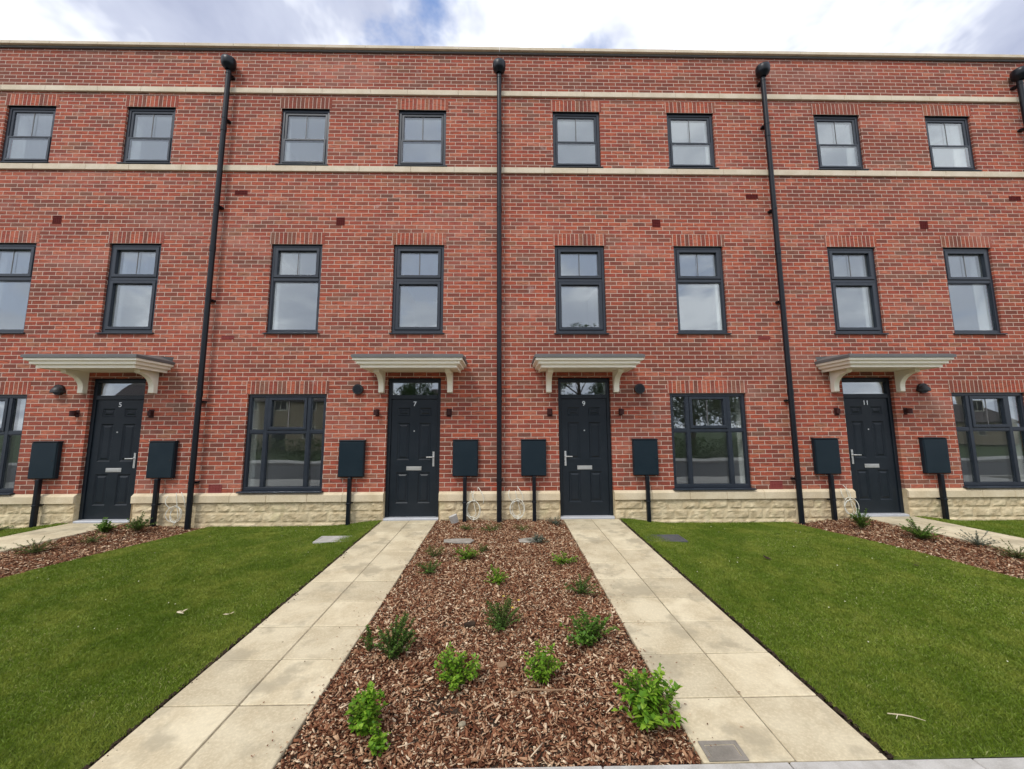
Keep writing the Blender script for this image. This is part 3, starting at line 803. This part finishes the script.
# ------------------------------------------------------------------ lawns
rng = np.random.default_rng(7)
def lawn(xa, xb, dens, far=False):
    y0, y1 = KY+0.01, -0.03
    ins = 0.022
    zf = lambda x, y: float(lawn_z(np.float64(x), np.float64(y), xa, xb))-0.010
    t_ = sheet('turf', xa+ins, xb-ins, y0, y1, zf, 'turf', 30, 40); tag(t_, kind='structure')
    A = (xb-xa)*(y1-y0); n = int(A*dens)
    x = rng.uniform(xa+ins*0.4, xb-ins*0.4, n); y = rng.uniform(y0, y1, n)
    # ragged edge: thin out blades very near the border
    ed = np.minimum(np.minimum(x-xa, xb-x), y-y0+0.01); nz = 0.5+0.5*np.sin(y*17+np.sin(y*41)*1.3+xa)
    keep = ed > 0.012+0.022*nz*rng.random(n); x = x[keep]; y = y[keep]; n = len(x)
    zc = lawn_z(x, y, xa, xb)-0.011
    dist = np.sqrt(x**2+(y-CAM_Y)**2)
    wdt = rng.uniform(0.0010, 0.0021, n)*np.clip(dist/2.6, 0.8, 2.6)
    hgt = rng.uniform(0.009, 0.023, n)
    az = rng.uniform(0, 2*PI, n); lean = rng.uniform(0.1, 1.1, n)*hgt; la = rng.uniform(0, 2*PI, n)
    X_ = warp_np(x, y)
    V = np.zeros((n, 4, 3))
    V[:, 0] = np.stack([X_-np.cos(az)*wdt, y-np.sin(az)*wdt, zc], 1)
    V[:, 1] = np.stack([X_+np.cos(az)*wdt, y+np.sin(az)*wdt, zc], 1)
    V[:, 2] = np.stack([X_+np.cos(la)*lean*0.35+np.cos(az)*wdt*0.8, y+np.sin(la)*lean*0.35+np.sin(az)*wdt*0.8, zc+hgt*0.6], 1)
    V[:, 3] = np.stack([X_+np.cos(la)*lean, y+np.sin(la)*lean, zc+hgt], 1)
    o = np_mesh('grass', V, 4, 'grass', faces=[(0, 1, 2), (0, 2, 3)])
    tag(o, 'short mown green grass of the front lawns', 'grass', kind='stuff')
LAWNS = [(-4.86, -2.022, 33000), (1.905, 4.80, 33000), (-9.7, -7.07, 9000), (6.91, 9.6, 9000)]
for a in LAWNS: lawn(*a)

# ------------------------------------------------------------------ bark mulch beds
def bed(xa, xb, n_per, ya=KY+0.004, yb=-0.03):
    def hz(x, y):
        t = 0.0 if abs(xa) < 2 else min(max(((x-xa)/(xb-xa) if xa < 0 else (xb-x)/(xb-xa))*1.3-0.15, 0), 1)
        return SL*y-0.028+0.018*mnoise.noise(Vector((x*3, y*3, 0)))-0.085*t*math.exp(-(y/1.3)**2)
    tag(sheet('mulch', xa, xb, ya, yb, hz, 'mulch', 24, 60), 'dark bark mulch spread over the planting bed', 'mulch', kind='stuff')
    n = int((xb-xa)*(yb-ya)*n_per)
    x = rng.uniform(xa+0.004, xb-0.004, n); y = rng.uniform(ya, yb, n)
    sp_ = rng.random(n) < 0.006
    x = x+rng.normal(0, 0.010, n)+np.where(sp_, rng.normal(0, 0.07, n), 0)
    L = rng.gamma(1.7, 0.0078, n)+0.007; L = np.minimum(L, 0.08)
    Wd = np.minimum(L*rng.uniform(0.2, 0.6, n), 0.015); T = Wd*rng.uniform(0.15, 0.4, n)
    az = rng.uniform(0, 2*PI, n); tilt = rng.normal(0, 0.42, n); rl = rng.normal(0, 0.5, n)
    zb = np.array([hz(a, b) for a, b in zip(x, y)]) + rng.uniform(0.002, 0.022, n)
    X_ = warp_np(x, y)
    d = np.stack([np.cos(az)*np.cos(tilt), np.sin(az)*np.cos(tilt), np.sin(tilt)], 1)
    s0 = np.stack([-np.sin(az), np.cos(az), np.zeros(n)], 1)
    up = np.cross(d, s0); s_ = s0*np.cos(rl)[:, None]+up*np.sin(rl)[:, None]; up = np.cross(d, s_)
    C_ = np.stack([X_, y, zb], 1); V = np.zeros((n, 8, 3)); i = 0
    tap = rng.uniform(0.35, 1.0, (n, 1)); skew = rng.uniform(-0.3, 0.3, (n, 1))
    for uz in (-1, 1):
        for (ux, uy) in ((-1, -1), (1, -1), (1, 1), (-1, 1)):
            wv = (Wd/2)[:, None]*uy*(tap if ux > 0 else 1.0)
            V[:, i] = C_ + d*(L/2)[:, None]*(ux+skew*uy) + s_*wv + up*(T/2)[:, None]*uz; i += 1
    o = np_mesh('bark_chips', V, 8, 'chip', faces=[(4,5,6,7),(0,3,2,1),(0,1,5,4),(1,2,6,5),(2,3,7,6),(3,0,4,7)])
    tag(o, 'loose brown and tan bark chips covering the planting bed', 'bark chips', kind='stuff')
bed(-1.124, 0.965, 10500)
bed(-6.16, -4.86, 5000); bed(4.80, 6.00, 5000)

# ------------------------------------------------------------------ plants
def plant(name, label, cat, x, y, rad, hgt, mat, nst, leaf, lw, seed, upright=0.6, dens=1.0, flower=None, top=True):
    rad *= 1.22; hgt *= 1.05; nst = int(nst*2.0); dens *= 1.0; lw *= 1.45; leaf *= 0.78
    rs = random.Random(seed); z = SL*y-0.02
    P = empty(name, (x, y, z)); tag(P, label, cat, 'young shrubs in the bark beds')
    st = MB(); lv = []
    for i in range(nst):
        az = rs.uniform(0, 2*PI); out = rad*math.sqrt(rs.uniform(0.02, 1)); h = hgt*rs.uniform(0.45, 1.0)*math.sqrt(max(0.15, 1-(0.85*out/rad)**2))*(0.8+0.2*math.sin(az*2+seed))
        pts = []; bx, by = rs.uniform(-0.02, 0.02), rs.uniform(-0.02, 0.02)
        for j in range(6):
            t = j/5; pts.append(Vector((bx+math.cos(az)*out*t**1.2, by+math.sin(az)*out*t**1.2, h*t*(1.12-0.12*t))))
        st.tube(pts, [0.003*(1-0.6*j/5) for j in range(6)], 4, False)
        nn = max(4, int(h/leaf*2.6*dens))
        for q in range(nn):
            t = 0.12+0.88*(q+rs.random())/nn; f = t*5; j = min(int(f), 4); p = pts[j].lerp(pts[j+1], f-j)
            for w_ in range(3 if t > 0.55 else 2):
                a = rs.uniform(0, 2*PI); el = rs.uniform(-0.15, 0.9)*(1 if t < .9 else 1.3); Ln = leaf*rs.uniform(0.6, 1.15)
                d = Vector((math.cos(a)*math.cos(el), math.sin(a)*math.cos(el), math.sin(el)))
                s_ = Vector((-math.sin(a), math.cos(a), 0)); n_ = d.cross(s_); b0 = p
                W_ = Ln*lw*rs.uniform(0.8, 1.2); fold = -0.25*W_
                drp = Vector((0, 0, -0.18*Ln))
                lv.append([b0, b0+d*Ln*0.45+s_*W_-n_*fold, b0+d*Ln*0.5, b0+d*Ln*0.45-s_*W_-n_*fold, b0+d*Ln+drp])
    st.build('stem', 'stem', P)
    V = np.array([[tuple(q) for q in l] for l in lv])
    np_mesh('foliage', V, 5, mat, P, faces=[(0, 1, 2), (2, 1, 4), (0, 2, 3), (3, 2, 4)])
    if flower:
        fm = MB()
        for i in range(flower[1]):
            a = rs.uniform(0, 2*PI); r_ = rad*rs.uniform(0.5, 0.9); c_ = Vector((math.cos(a)*r_, math.sin(a)*r_, hgt*rs.uniform(0.6, 0.8)))
            for q in range(5):
                b_ = 2*PI*q/5; fm.poly([c_, c_+Vector((math.cos(b_-.4)*.012, math.sin(b_-.4)*.012, .006)), c_+Vector((math.cos(b_+.4)*.012, math.sin(b_+.4)*.012, .006))])
        fm.build('flower', flower[0], P)
    return P
S1, S2 = 'leafy_shrub', 'sparse_shrub'
PL = [
 (S1,'bright green leafy shrub at the front right corner of the middle bed, beside the path','shrub', 0.79,-4.33,0.16,0.34,'leafA',26,0.060,0.17,1,0.7,1.15),
 (S1,'bright green bushy shrub left of centre in the front rows of the middle bed','shrub', -0.30,-3.99,0.13,0.27,'leafA',22,0.044,0.16,2,0.6,1.1),
 (S1,'upright green shrub at the front just right of the middle of the bed','shrub', 0.24,-3.97,0.11,0.28,'leafA',18,0.044,0.15,3,0.75,1.0),
 (S1,'bright green two-part shrub nearest the viewer on the left of the middle bed','shrub', -0.75,-4.36,0.10,0.30,'leafA',16,0.045,0.26,4,0.8,1.0),
 (S1,'small bright green offshoot shrub touching the shrub nearest the viewer','shrub', -0.665,-4.47,0.055,0.13,'leafA',8,0.035,0.28,5,0.8,1.0),
 (S2,'dark green spindly shrub beside the edge of the path to door 7','shrub', -0.80,-3.70,0.13,0.36,'leafB',20,0.030,0.18,6,0.7,1.2),
 (S2,'tiny upright sprig hanging over the edge of the path to door 7','shrub', -0.99,-3.62,0.04,0.24,'leafB',3,0.030,0.2,7,0.9,1.1),
 (S2,'feathery dark green shrub with a yellow bloom in the middle of the bed','shrub', -0.03,-3.33,0.16,0.28,'leafB',26,0.026,0.14,8,0.6,1.3),
 (S1,'wide mid green shrub on the right side of the bed, behind the front corner shrub','shrub', 0.64,-3.56,0.19,0.27,'leafM',24,0.038,0.2,9,0.5,1.1),
 (S1,'small yellow-green shrub in the centre of the bed','shrub', -0.08,-2.46,0.13,0.17,'leafA',18,0.030,0.2,10,0.5,1.1),
 (S1,'low yellow-green shrub at the edge of the path to door 9','shrub', 0.70,-1.95,0.16,0.17,'leafA',20,0.030,0.2,11,0.5,1.1),
 (S2,'dark thin-leaved shrub halfway along the right edge of the middle bed','shrub', 0.74,-2.73,0.16,0.22,'leafB',16,0.026,0.16,12,0.6,1.2),
 (S2,'mid green shrub halfway along the left edge of the middle bed','shrub', -0.84,-2.20,0.13,0.17,'leafB',14,0.03,0.18,13,0.6,1.1),
 (S2,'thin dull green shrub at the left bed edge, farther back toward door 7','shrub', -0.86,-1.72,0.12,0.20,'leafD',10,0.026,0.16,14,0.6,1.0),
 (S1,'round green shrub in front of the pale cover slab near door 7','shrub', -0.47,-1.80,0.15,0.19,'leafA',18,0.032,0.2,15,0.5,1.1),
 (S2,'grey-green tuft behind the round shrub in front of the pale slab','shrub', -0.28,-1.55,0.09,0.14,'leafD',9,0.026,0.16,16,0.6,1.0),
 (S2,'blue-grey cushion plant resting on the right hand pale slab','plant', 0.44,-1.17,0.15,0.13,'leafC',26,0.022,0.16,17,0.4,1.2),
 (S2,'low bronze-green plant by the wall between the cable coil and the downpipe','plant', -0.22,-0.62,0.17,0.13,'leafD',14,0.028,0.2,18,0.5,1.0),
 (S2,'olive tuft behind the tilted grey block at the wall','plant', -0.58,-0.52,0.13,0.11,'leafD',12,0.026,0.18,19,0.5,1.0),
 (S2,'blue-grey tuft in the corner of the bed beside door 9','plant', 0.80,-0.33,0.13,0.16,'leafC',16,0.028,0.16,20,0.5,1.1),
 (S2,'dull low plant near the wall right of the middle downpipe','plant', 0.28,-0.60,0.16,0.10,'leafD',10,0.026,0.18,21,0.5,1.0),
 (S1,'broad-leaved green plant on the bed edge in front of door 5','shrub', -6.02,-0.52,0.17,0.22,'leafM',16,0.05,0.28,22,0.5,1.1),
 (S1,'dark green shrub under the meter box right of door 5','shrub', -5.62,-0.42,0.18,0.27,'leafB',22,0.036,0.2,23,0.5,1.2),
 (S2,'brownish low plant halfway along the bed of house 5','plant', -5.75,-0.95,0.17,0.12,'leafD',12,0.028,0.18,24,0.5,1.0),
 (S2,'feathery green plant nearest the viewer in the bed of house 5','plant', -6.02,-1.38,0.20,0.20,'leafD',20,0.026,0.15,25,0.5,1.2),
 (S2,'small tuft on the path edge at the left side of the photo','plant', -6.60,-1.30,0.09,0.08,'leafB',8,0.028,0.2,26,0.5,1.0),
 (S1,'upright green shrub at the left jamb of door 11','shrub', 5.47,-0.62,0.13,0.36,'leafM',20,0.036,0.2,27,0.7,1.2),
 (S1,'bushy mid green shrub in the bed in front of door 11','shrub', 5.80,-1.17,0.19,0.30,'leafM',26,0.036,0.2,28,0.6,1.2),
 (S2,'blue-grey sparse shrub beside the path to door 11','shrub', 6.22,-1.50,0.17,0.24,'leafC',12,0.032,0.18,29,0.7,1.0),
 (S2,'olive spreading plant nearest the right side of the photo','plant', 6.12,-1.95,0.22,0.22,'leafD',18,0.028,0.16,30,0.6,1.1),
 (S2,'single tall wispy sprig at the right side of the photo','plant', 6.42,-1.88,0.06,0.30,'leafC',3,0.032,0.2,31,0.9,1.0),
 (S2,'low green clump against the plinth left of door 5','plant', -7.75,-0.42,0.20,0.12,'leafB',16,0.03,0.2,32,0.5,1.0),
]
for i, p in enumerate(PL):
    plant(*p, flower=('yellow', 3) if 'yellow bloom' in p[1] else None)

# ------------------------------------------------------------------ covers, stones, cables
def cover(name, label, x0, x1, y0, y1, mat, lift, ribs=0, tilt=0.0):
    mb = MB(); zc = SL*(y0+y1)/2+lift
    mb.frame(0, x1-x0, 0, y1-y0, 0.022, -0.0, 0.03)
    V = [(v[0]-(x1-x0)/2, v[2]-(y1-y0)/2, -v[1]+0.0) for v in mb.v]; mb.v = V
    mb.box(-(x1-x0)/2+0.025, (x1-x0)/2-0.025, -(y1-y0)/2+0.025, (y1-y0)/2-0.025, -0.03, -0.003)
    for i in range(ribs):
        for j in range(ribs):
            a = -(x1-x0)/2+0.04+(x1-x0-0.08)*(i+0.5)/ribs; b = -(y1-y0)/2+0.04+(y1-y0-0.08)*(j+0.5)/ribs
            mb.box(a-0.006, a+0.006, b-0.006, b+0.006, -0.004, 0.0)
    o = mb.build(name, mat, bevel=0.002); o.location = ((x0+x1)/2, (y0+y1)/2, zc); o.rotation_euler = (math.atan(SL)+tilt, 0, 0)
    return tag(o, label, 'drain cover')
cover('inspection_cover', 'pale concrete inspection cover set in the left lawn beside the path', -2.64, -2.13, -1.10, -0.83, 'concrete', -0.008)
cover('inspection_cover', 'dark grey metal inspection cover set in the right lawn beside the path', 1.99, 2.50, -1.22, -0.92, 'iron', -0.004, 6)
cv = cover('utility_cover', 'small grey utility cover cut into the near corner of the path to door 9', 1.000, 1.200, -4.592, -4.475, 'coverstone', 0.006, 0)
def slab(name, label, x, y, w_, d_, h_, rot, mat='concrete', seed=0, cat='slab'):
    rs = random.Random(seed); mb = MB(); n = 7
    for z in (0, h_):
        for q in range(n):
            a = 2*PI*q/n; r_ = rs.uniform(0.88, 1.1)
            cx_, sy_ = math.cos(a), math.sin(a)
            p_ = (abs(cx_)**4+abs(sy_)**4)**-0.25
            mb.v.append((cx_*p_*w_/2*r_, sy_*p_*d_/2*r_, z))
    mb.f += [tuple(range(n-1, -1, -1)), tuple(range(n, 2*n))]+[(q, (q+1) % n, n+(q+1) % n, n+q) for q in range(n)]
    o = mb.build(name, mat, bevel=min(0.008, h_*0.3), seg=2); o.location = (x, y, SL*y-0.01); o.rotation_euler = rot
    return tag(o, label, cat)
slab('cover_slab', 'pale flat slab lying in the bark in front of door 7', -0.63, -1.14, 0.42, 0.18, 0.022, (0.03, 0, 0), 'slabgrey', 1)
slab('cover_slab', 'pale flat slab half under the blue-grey plant near door 9', 0.34, -1.13, 0.32, 0.17, 0.018, (0.03, 0, 0.1), 'slabgrey', 2)
slab('broken_block', 'tilted broken grey block leaning at the wall under the cable coil', -0.80, -0.20, 0.13, 0.05, 0.15, (0.3, -0.35, 0.2), seed=3, cat='block')
slab('dark_stone', 'small dark stone lying in the bark near the feathery shrub', -0.29, -3.30, 0.10, 0.06, 0.025, (0, 0, 0.3), 'soil', 4, 'stone')
slab('tan_stone', 'tan stone chip lying in the bark between two front shrubs', -0.02, -3.82, 0.07, 0.05, 0.018, (0.1, 0, 0.4), 'twig', 5, 'stone')
slab('round_stone', 'small grey stone in the bark at the front left of the bed', -0.24, -4.33, 0.045, 0.03, 0.018, (0.1, 0, 0.4), 'joint', 6, 'stone')

def coil(label, x, z, r, seed):
    rs = random.Random(seed); mb = MB(); pts = []
    for i in range(76):
        t = i/75; a = t*2*PI*2.7+1.2; rr = r*(1+0.12*math.sin(a*0.5+seed)+0.06*math.sin(a*1.7))
        pts.append((x+rr*0.8*math.cos(a)+0.02*math.sin(t*5), -0.085-0.02*math.sin(a*1.3)-0.012*t, z+rr*math.sin(a)))
    p = Vector(pts[-1])
    for i in range(1, 9):
        t = i/8; pts.append((p.x+(x-0.03-p.x)*t, p.y+(-0.065-p.y)*t, p.z+(0.47-p.z)*t))
    mb.tube(pts, 0.0055, 6)
    for q in range(2):
        a0 = rs.uniform(-0.1, 0.1); e_ = []
        for i in range(9):
            t = i/8; e_.append((x+a0+0.09*math.sin(t*2.2+q)*(1 if q else -1), -0.075-0.03*math.sin(t*3), z+r*0.6+t*(0.22+0.06*q)))
        mb.tube(e_, 0.0055, 6)
    base = [(x+0.02, -0.08, z-r*0.9), (x+0.01, -0.10, z-r*1.25), (x-0.01, -0.09, -0.04)]
    mb.tube(base, 0.006, 6)
    o = mb.build('cable_coil', 'white', smooth=True); tag(o, label, 'cable', 'coiled cables at the foot of the wall')
coil('white cable coil by the wall just left of the left downpipe', -5.36, 0.13, 0.12, 1)
coil('loose white cable coil by the wall between door 7 and the middle downpipe', -0.53, 0.17, 0.14, 2)
coil('loose white cable coil by the wall between the middle downpipe and door 9', 0.20, 0.18, 0.14, 3)
coil('white cable coil at the wall between the right downpipe and door 11', 5.80, 0.17, 0.13, 4)

# fallen bits on the grass
def bits(label, x, y, n, mat, size, seed, name='dead_leaf', cat='leaf'):
    rs = random.Random(seed); mb = MB()
    for i in range(n):
        cx_, cy_ = rs.uniform(-.04, .04)*(n > 1), rs.uniform(-.03, .03)*(n > 1); a = rs.uniform(0, 2*PI); L = size*rs.uniform(.7, 1.2)
        d = Vector((math.cos(a), math.sin(a), rs.uniform(-.1, .4))); s_ = Vector((-math.sin(a), math.cos(a), rs.uniform(-.3, .3)))
        c_ = Vector((cx_, cy_, 0.012+0.006*i))
        mb.poly([c_-d*L*.5, c_+s_*L*.22, c_+d*L*.15+Vector((0, 0, L*.12))]); mb.poly([c_+s_*L*.22, c_+d*L*.5, c_+d*L*.15+Vector((0, 0, L*.12))])
        mb.poly([c_-d*L*.5, c_+d*L*.15+Vector((0, 0, L*.12)), c_-s_*L*.25]); mb.poly([c_-s_*L*.25, c_+d*L*.15+Vector((0, 0, L*.12)), c_+d*L*.5])
    o = mb.build(name, mat); o.location = (x, y, SL*y+0.012); tag(o, label, cat); return o
bits('crumpled tan dead leaf lying in the middle of the left lawn', -2.79, -3.09, 3, 'litter', 0.085, 1)
bits('small curled dead leaf on the left lawn close to the path', -2.38, -3.13, 2, 'litter', 0.05, 2)
bits('dark dead leaf on the right lawn toward the back', 3.12, -1.96, 2, 'soil', 0.09, 3)
bits('dark dead leaf on the right lawn near the bed of house 11', 4.62, -2.2, 2, 'soil', 0.08, 4)
tw = MB().tube([(-0.13, 0.03, 0.03), (-0.02, 0.0, 0.04), (0.06, -0.01, 0.035), (0.15, -0.045, 0.03)], [0.004, 0.005, 0.004, 0.002], 6).tube([(-0.05, 0.01, 0.038), (-0.11, -0.02, 0.03)], 0.003, 5)
tag_o = tw.build('dry_twig', 'litter'); tag_o.scale = (.55, .8, .7); tag_o.location = (2.22, -4.36, SL*-4.36); tag(tag_o, 'pale dry forked twig on the near right lawn', 'twig')
tw = MB().tube([(-0.16, 0.0, 0.02), (-0.05, 0.02, 0.03), (0.07, 0.012, 0.028), (0.17, 0.03, 0.02)], [0.004, 0.006, 0.006, 0.003], 6)
tag_o = tw.build('dry_twig', 'twig'); tag_o.location = (0.20, -4.13, SL*-4.13); tag(tag_o, 'pale bent twig lying on the bark in front of the middle shrub', 'twig')
n = 70; V = np.zeros((n, 4, 3))
px = np.concatenate([rng.uniform(-4.8, -2.1, n//2), rng.uniform(1.95, 4.75, n-n//2)]); py = rng.uniform(KY+.05, -.1, n); s_ = rng.uniform(.002, .006, n)
pz = SL*py+0.020-0.06*np.exp(-(py/1.3)**2); wx = warp_np(px, py)
for i, (a, b) in enumerate(((-1, -.6), (.8, -1), (1, .7), (-.7, 1))): V[:, i] = np.stack([wx+s_*a, py+s_*b, pz+.002*i], 1)
tag(np_mesh('fallen_petals', V, 4, 'petal'), 'tiny pale petals and specks scattered over the two lawns', 'petals', kind='stuff')
# clods along the cut turf edges
n = 1500; e_i = rng.integers(0, 2, n); py = rng.uniform(KY+.02, -.1, n)
off = rng.gamma(1.3, .012, n)*(0.5+0.9*(np.sin(py*3.1+e_i)*np.sin(py*7.7+1) > 0.1)) - .012
ex = np.where(e_i == 0, -2.022+off-.016, 1.905-off+.010); s_ = rng.uniform(.003, .011, n); hh = s_*rng.uniform(.5, 1.0, n); V = np.zeros((n, 5, 3))
for i, (a, b, c) in enumerate(((-1, -.6, -.6), (.8, -1, -.6), (1, .7, -.6), (-.7, 1, -.6), (.1, 0, .9))): V[:, i] = np.stack([ex+s_*a, py+s_*b, SL*py-.001+hh*c], 1)
tag(np_mesh('soil_crumbs', V, 5, 'soil', faces=[(0, 1, 4), (1, 2, 4), (2, 3, 4), (3, 0, 4)]), 'dark soil crumbs along the cut edges of the two lawns', 'soil crumbs', kind='stuff')
# crumbs of soil and chips strayed on the paths
n = 420; V = np.zeros((n, 4, 3)); k_ = rng.integers(0, 2, n)
edge = np.where(k_ == 0, -1.124-rng.gamma(.8, .13, n), 0.965+rng.gamma(.8, .13, n))
py = rng.uniform(KY+.05, -.3, n); s_ = rng.uniform(.002, .008, n); an = rng.uniform(0, PI, n)
for i, (a, b) in enumerate(((-1, -.4), (1, -.5), (1, .4), (-1, .5))):
    V[:, i] = np.stack([edge+s_*(a*np.cos(an)-b*np.sin(an)), py+s_*(a*np.sin(an)+b*np.cos(an)), SL*py+.006+.002*(i % 2)], 1)
tag(np_mesh('path_crumbs', V, 4, 'chip'), 'stray bark crumbs on the two middle paths beside the bed', 'bark crumbs', kind='stuff')

# ------------------------------------------------------------------ across the road (seen mirrored in the panes)
def far_house(x, y, w_, d_, eh, rh, label):
    H = empty('stone_house', (x, y, -0.3)); tag(H, label, 'house', 'stone houses across the road')
    wb = MB(); wb.box(-w_/2, w_/2, -d_, 0, 0, eh)
    for s in (-1, 1):
        xx = s*w_/2; wb.poly([(xx, -d_, eh), (xx, 0, eh), (xx, -d_/2, eh+rh)])
    wb.build('wall', 'oldstone', H)
    rf = MB(); o_ = 0.35
    for s in (0, 1):
        ya = 0.3 if s == 0 else -d_-0.3
        zl = eh-0.3*rh/(d_/2)
        rf.poly([(-w_/2-o_, ya, zl+.02), (w_/2+o_, ya, zl+.02), (w_/2+o_, -d_/2, eh+rh+.02), (-w_/2-o_, -d_/2, eh+rh+.02)])
        rf.poly([(-w_/2-o_, ya, zl+.16), (w_/2+o_, ya, zl+.16), (w_/2+o_, -d_/2, eh+rh+.16), (-w_/2-o_, -d_/2, eh+rh+.16)])
        rf.poly([(-w_/2-o_, ya, zl+.02), (w_/2+o_, ya, zl+.02), (w_/2+o_, ya, zl+.16), (-w_/2-o_, ya, zl+.16)])
    r = rf.build('roof', 'tile', H)
    MB().box(w_/2-1.1, w_/2-0.4, -d_/2-.35, -d_/2+.35, eh+rh*.6, eh+rh+1.0).build('chimney', 'oldstone', r, bevel=.02)
    for (wx, wz) in ((-w_*.28, 1.0), (w_*.28, 1.0), (-w_*.28, 3.6), (w_*.28, 3.6), (0, 3.6)):
        f = MB().frame(wx-.55, wx+.55, wz, wz+1.15, .07, 0.004, .05).box(wx-.02, wx+.02, .004, .045, wz+.07, wz+1.08).build('window', 'cream', H)
        MB().box(wx-.48, wx+.48, .01, .02, wz+.07, wz+1.08).build('pane', 'pipe', f)
    MB().box(-.5, .5, .004, .06, 0.1, 2.15).build('door', 'meter', H, bevel=.01)
far_house(-21.0, -30, 9.5, 7, 4.6, 2.8, 'buff stone house with dark tiled roof across the road, second from the left')
far_house(-34.0, -32, 9.5, 7, 4.8, 2.8, 'buff stone house with dark tiled roof across the road, farthest left')
far_house(-4.0, -40, 10, 7, 4.6, 2.4, 'buff stone house with dark tiled roof across the road, in the middle')
far_house(46.0, -34, 18, 8, 2.5, 2.0, 'long low buff stone house across the road, farthest right')
def tree(x, y, h, r, label, seed):
    rs = random.Random(seed); T = empty('broadleaf_tree', (x, y, -0.4)); tag(T, label, 'tree', 'trees across the road')
    tb = MB(); tb.tube([(0, 0, 0), (.1, 0, h*.25), (0, .1, h*.5), (.1, 0, h*.8)], [.22, .17, .12, .04], 8)
    for i in range(7):
        a = rs.uniform(0, 2*PI); z = h*rs.uniform(.3, .6); tb.tube([(0, 0, z), (math.cos(a)*r*.4, math.sin(a)*r*.4, z+h*.12), (math.cos(a)*r*.75, math.sin(a)*r*.75, z+h*.2)], [.07, .05, .02], 6)
    tb.build('trunk', 'bark', T, smooth=True)
    g = np.random.default_rng(seed); nb = 46; cs = []
    for i in range(nb):
        d = g.normal(size=3); d /= np.linalg.norm(d); q = g.uniform(.35, 1)**.6
        cs.append((d[0]*r*q, d[1]*r*q, h*.62+d[2]*h*.36*q))
    cs = np.array(cs); n = 9000; idx = g.integers(0, nb, n)
    dd = g.normal(size=(n, 3)); dd /= np.linalg.norm(dd, axis=1)[:, None]
    C_ = cs[idx]+dd*(r*.28)*g.uniform(.4, 1, (n, 1)); a = g.normal(size=(n, 3)); b = g.normal(size=(n, 3)); b = np.cross(a, b)
    a /= np.linalg.norm(a, axis=1)[:, None]; b /= np.linalg.norm(b, axis=1)[:, None]; s_ = g.uniform(.06, .13, (n, 1))
    V = np.stack([C_-a*s_, C_-b*s_*.5, C_+a*s_, C_+b*s_*.5], 1)
    np_mesh('crown', V, 4, 'leafT', T)
tree(6.2, -25, 10.6, 3.2, 'tall broad leafy tree across the road, nearest the middle', 1)
tree(14.0, -22, 7.5, 3.4, 'broad leafy tree across the road, right of the tall one', 2)
tree(19.5, -24, 7.0, 3.2, 'broad leafy tree across the road, farthest right', 4)
tree(-8.0, -27, 6.5, 2.4, 'small leafy tree across the road, left of the middle stone house', 3)
g = np.random.default_rng(9); n = 16000; C_ = np.stack([g.uniform(-22, 22, n), -17.3+g.normal(0, .28, n), -0.3+g.uniform(0, 1.25, n)+.08*np.sin(g.uniform(0, 6, n))], 1)
a = g.normal(size=(n, 3)); b = np.cross(a, g.normal(size=(n, 3))); a /= np.linalg.norm(a, axis=1)[:, None]; b /= np.linalg.norm(b, axis=1)[:, None]; s_ = g.uniform(.04, .09, (n, 1))
tag(np_mesh('hedge', np.stack([C_-a*s_, C_-b*s_*.6, C_+a*s_, C_+b*s_*.6], 1), 4, 'leafT'), 'long low green hedge across the road', 'hedge')
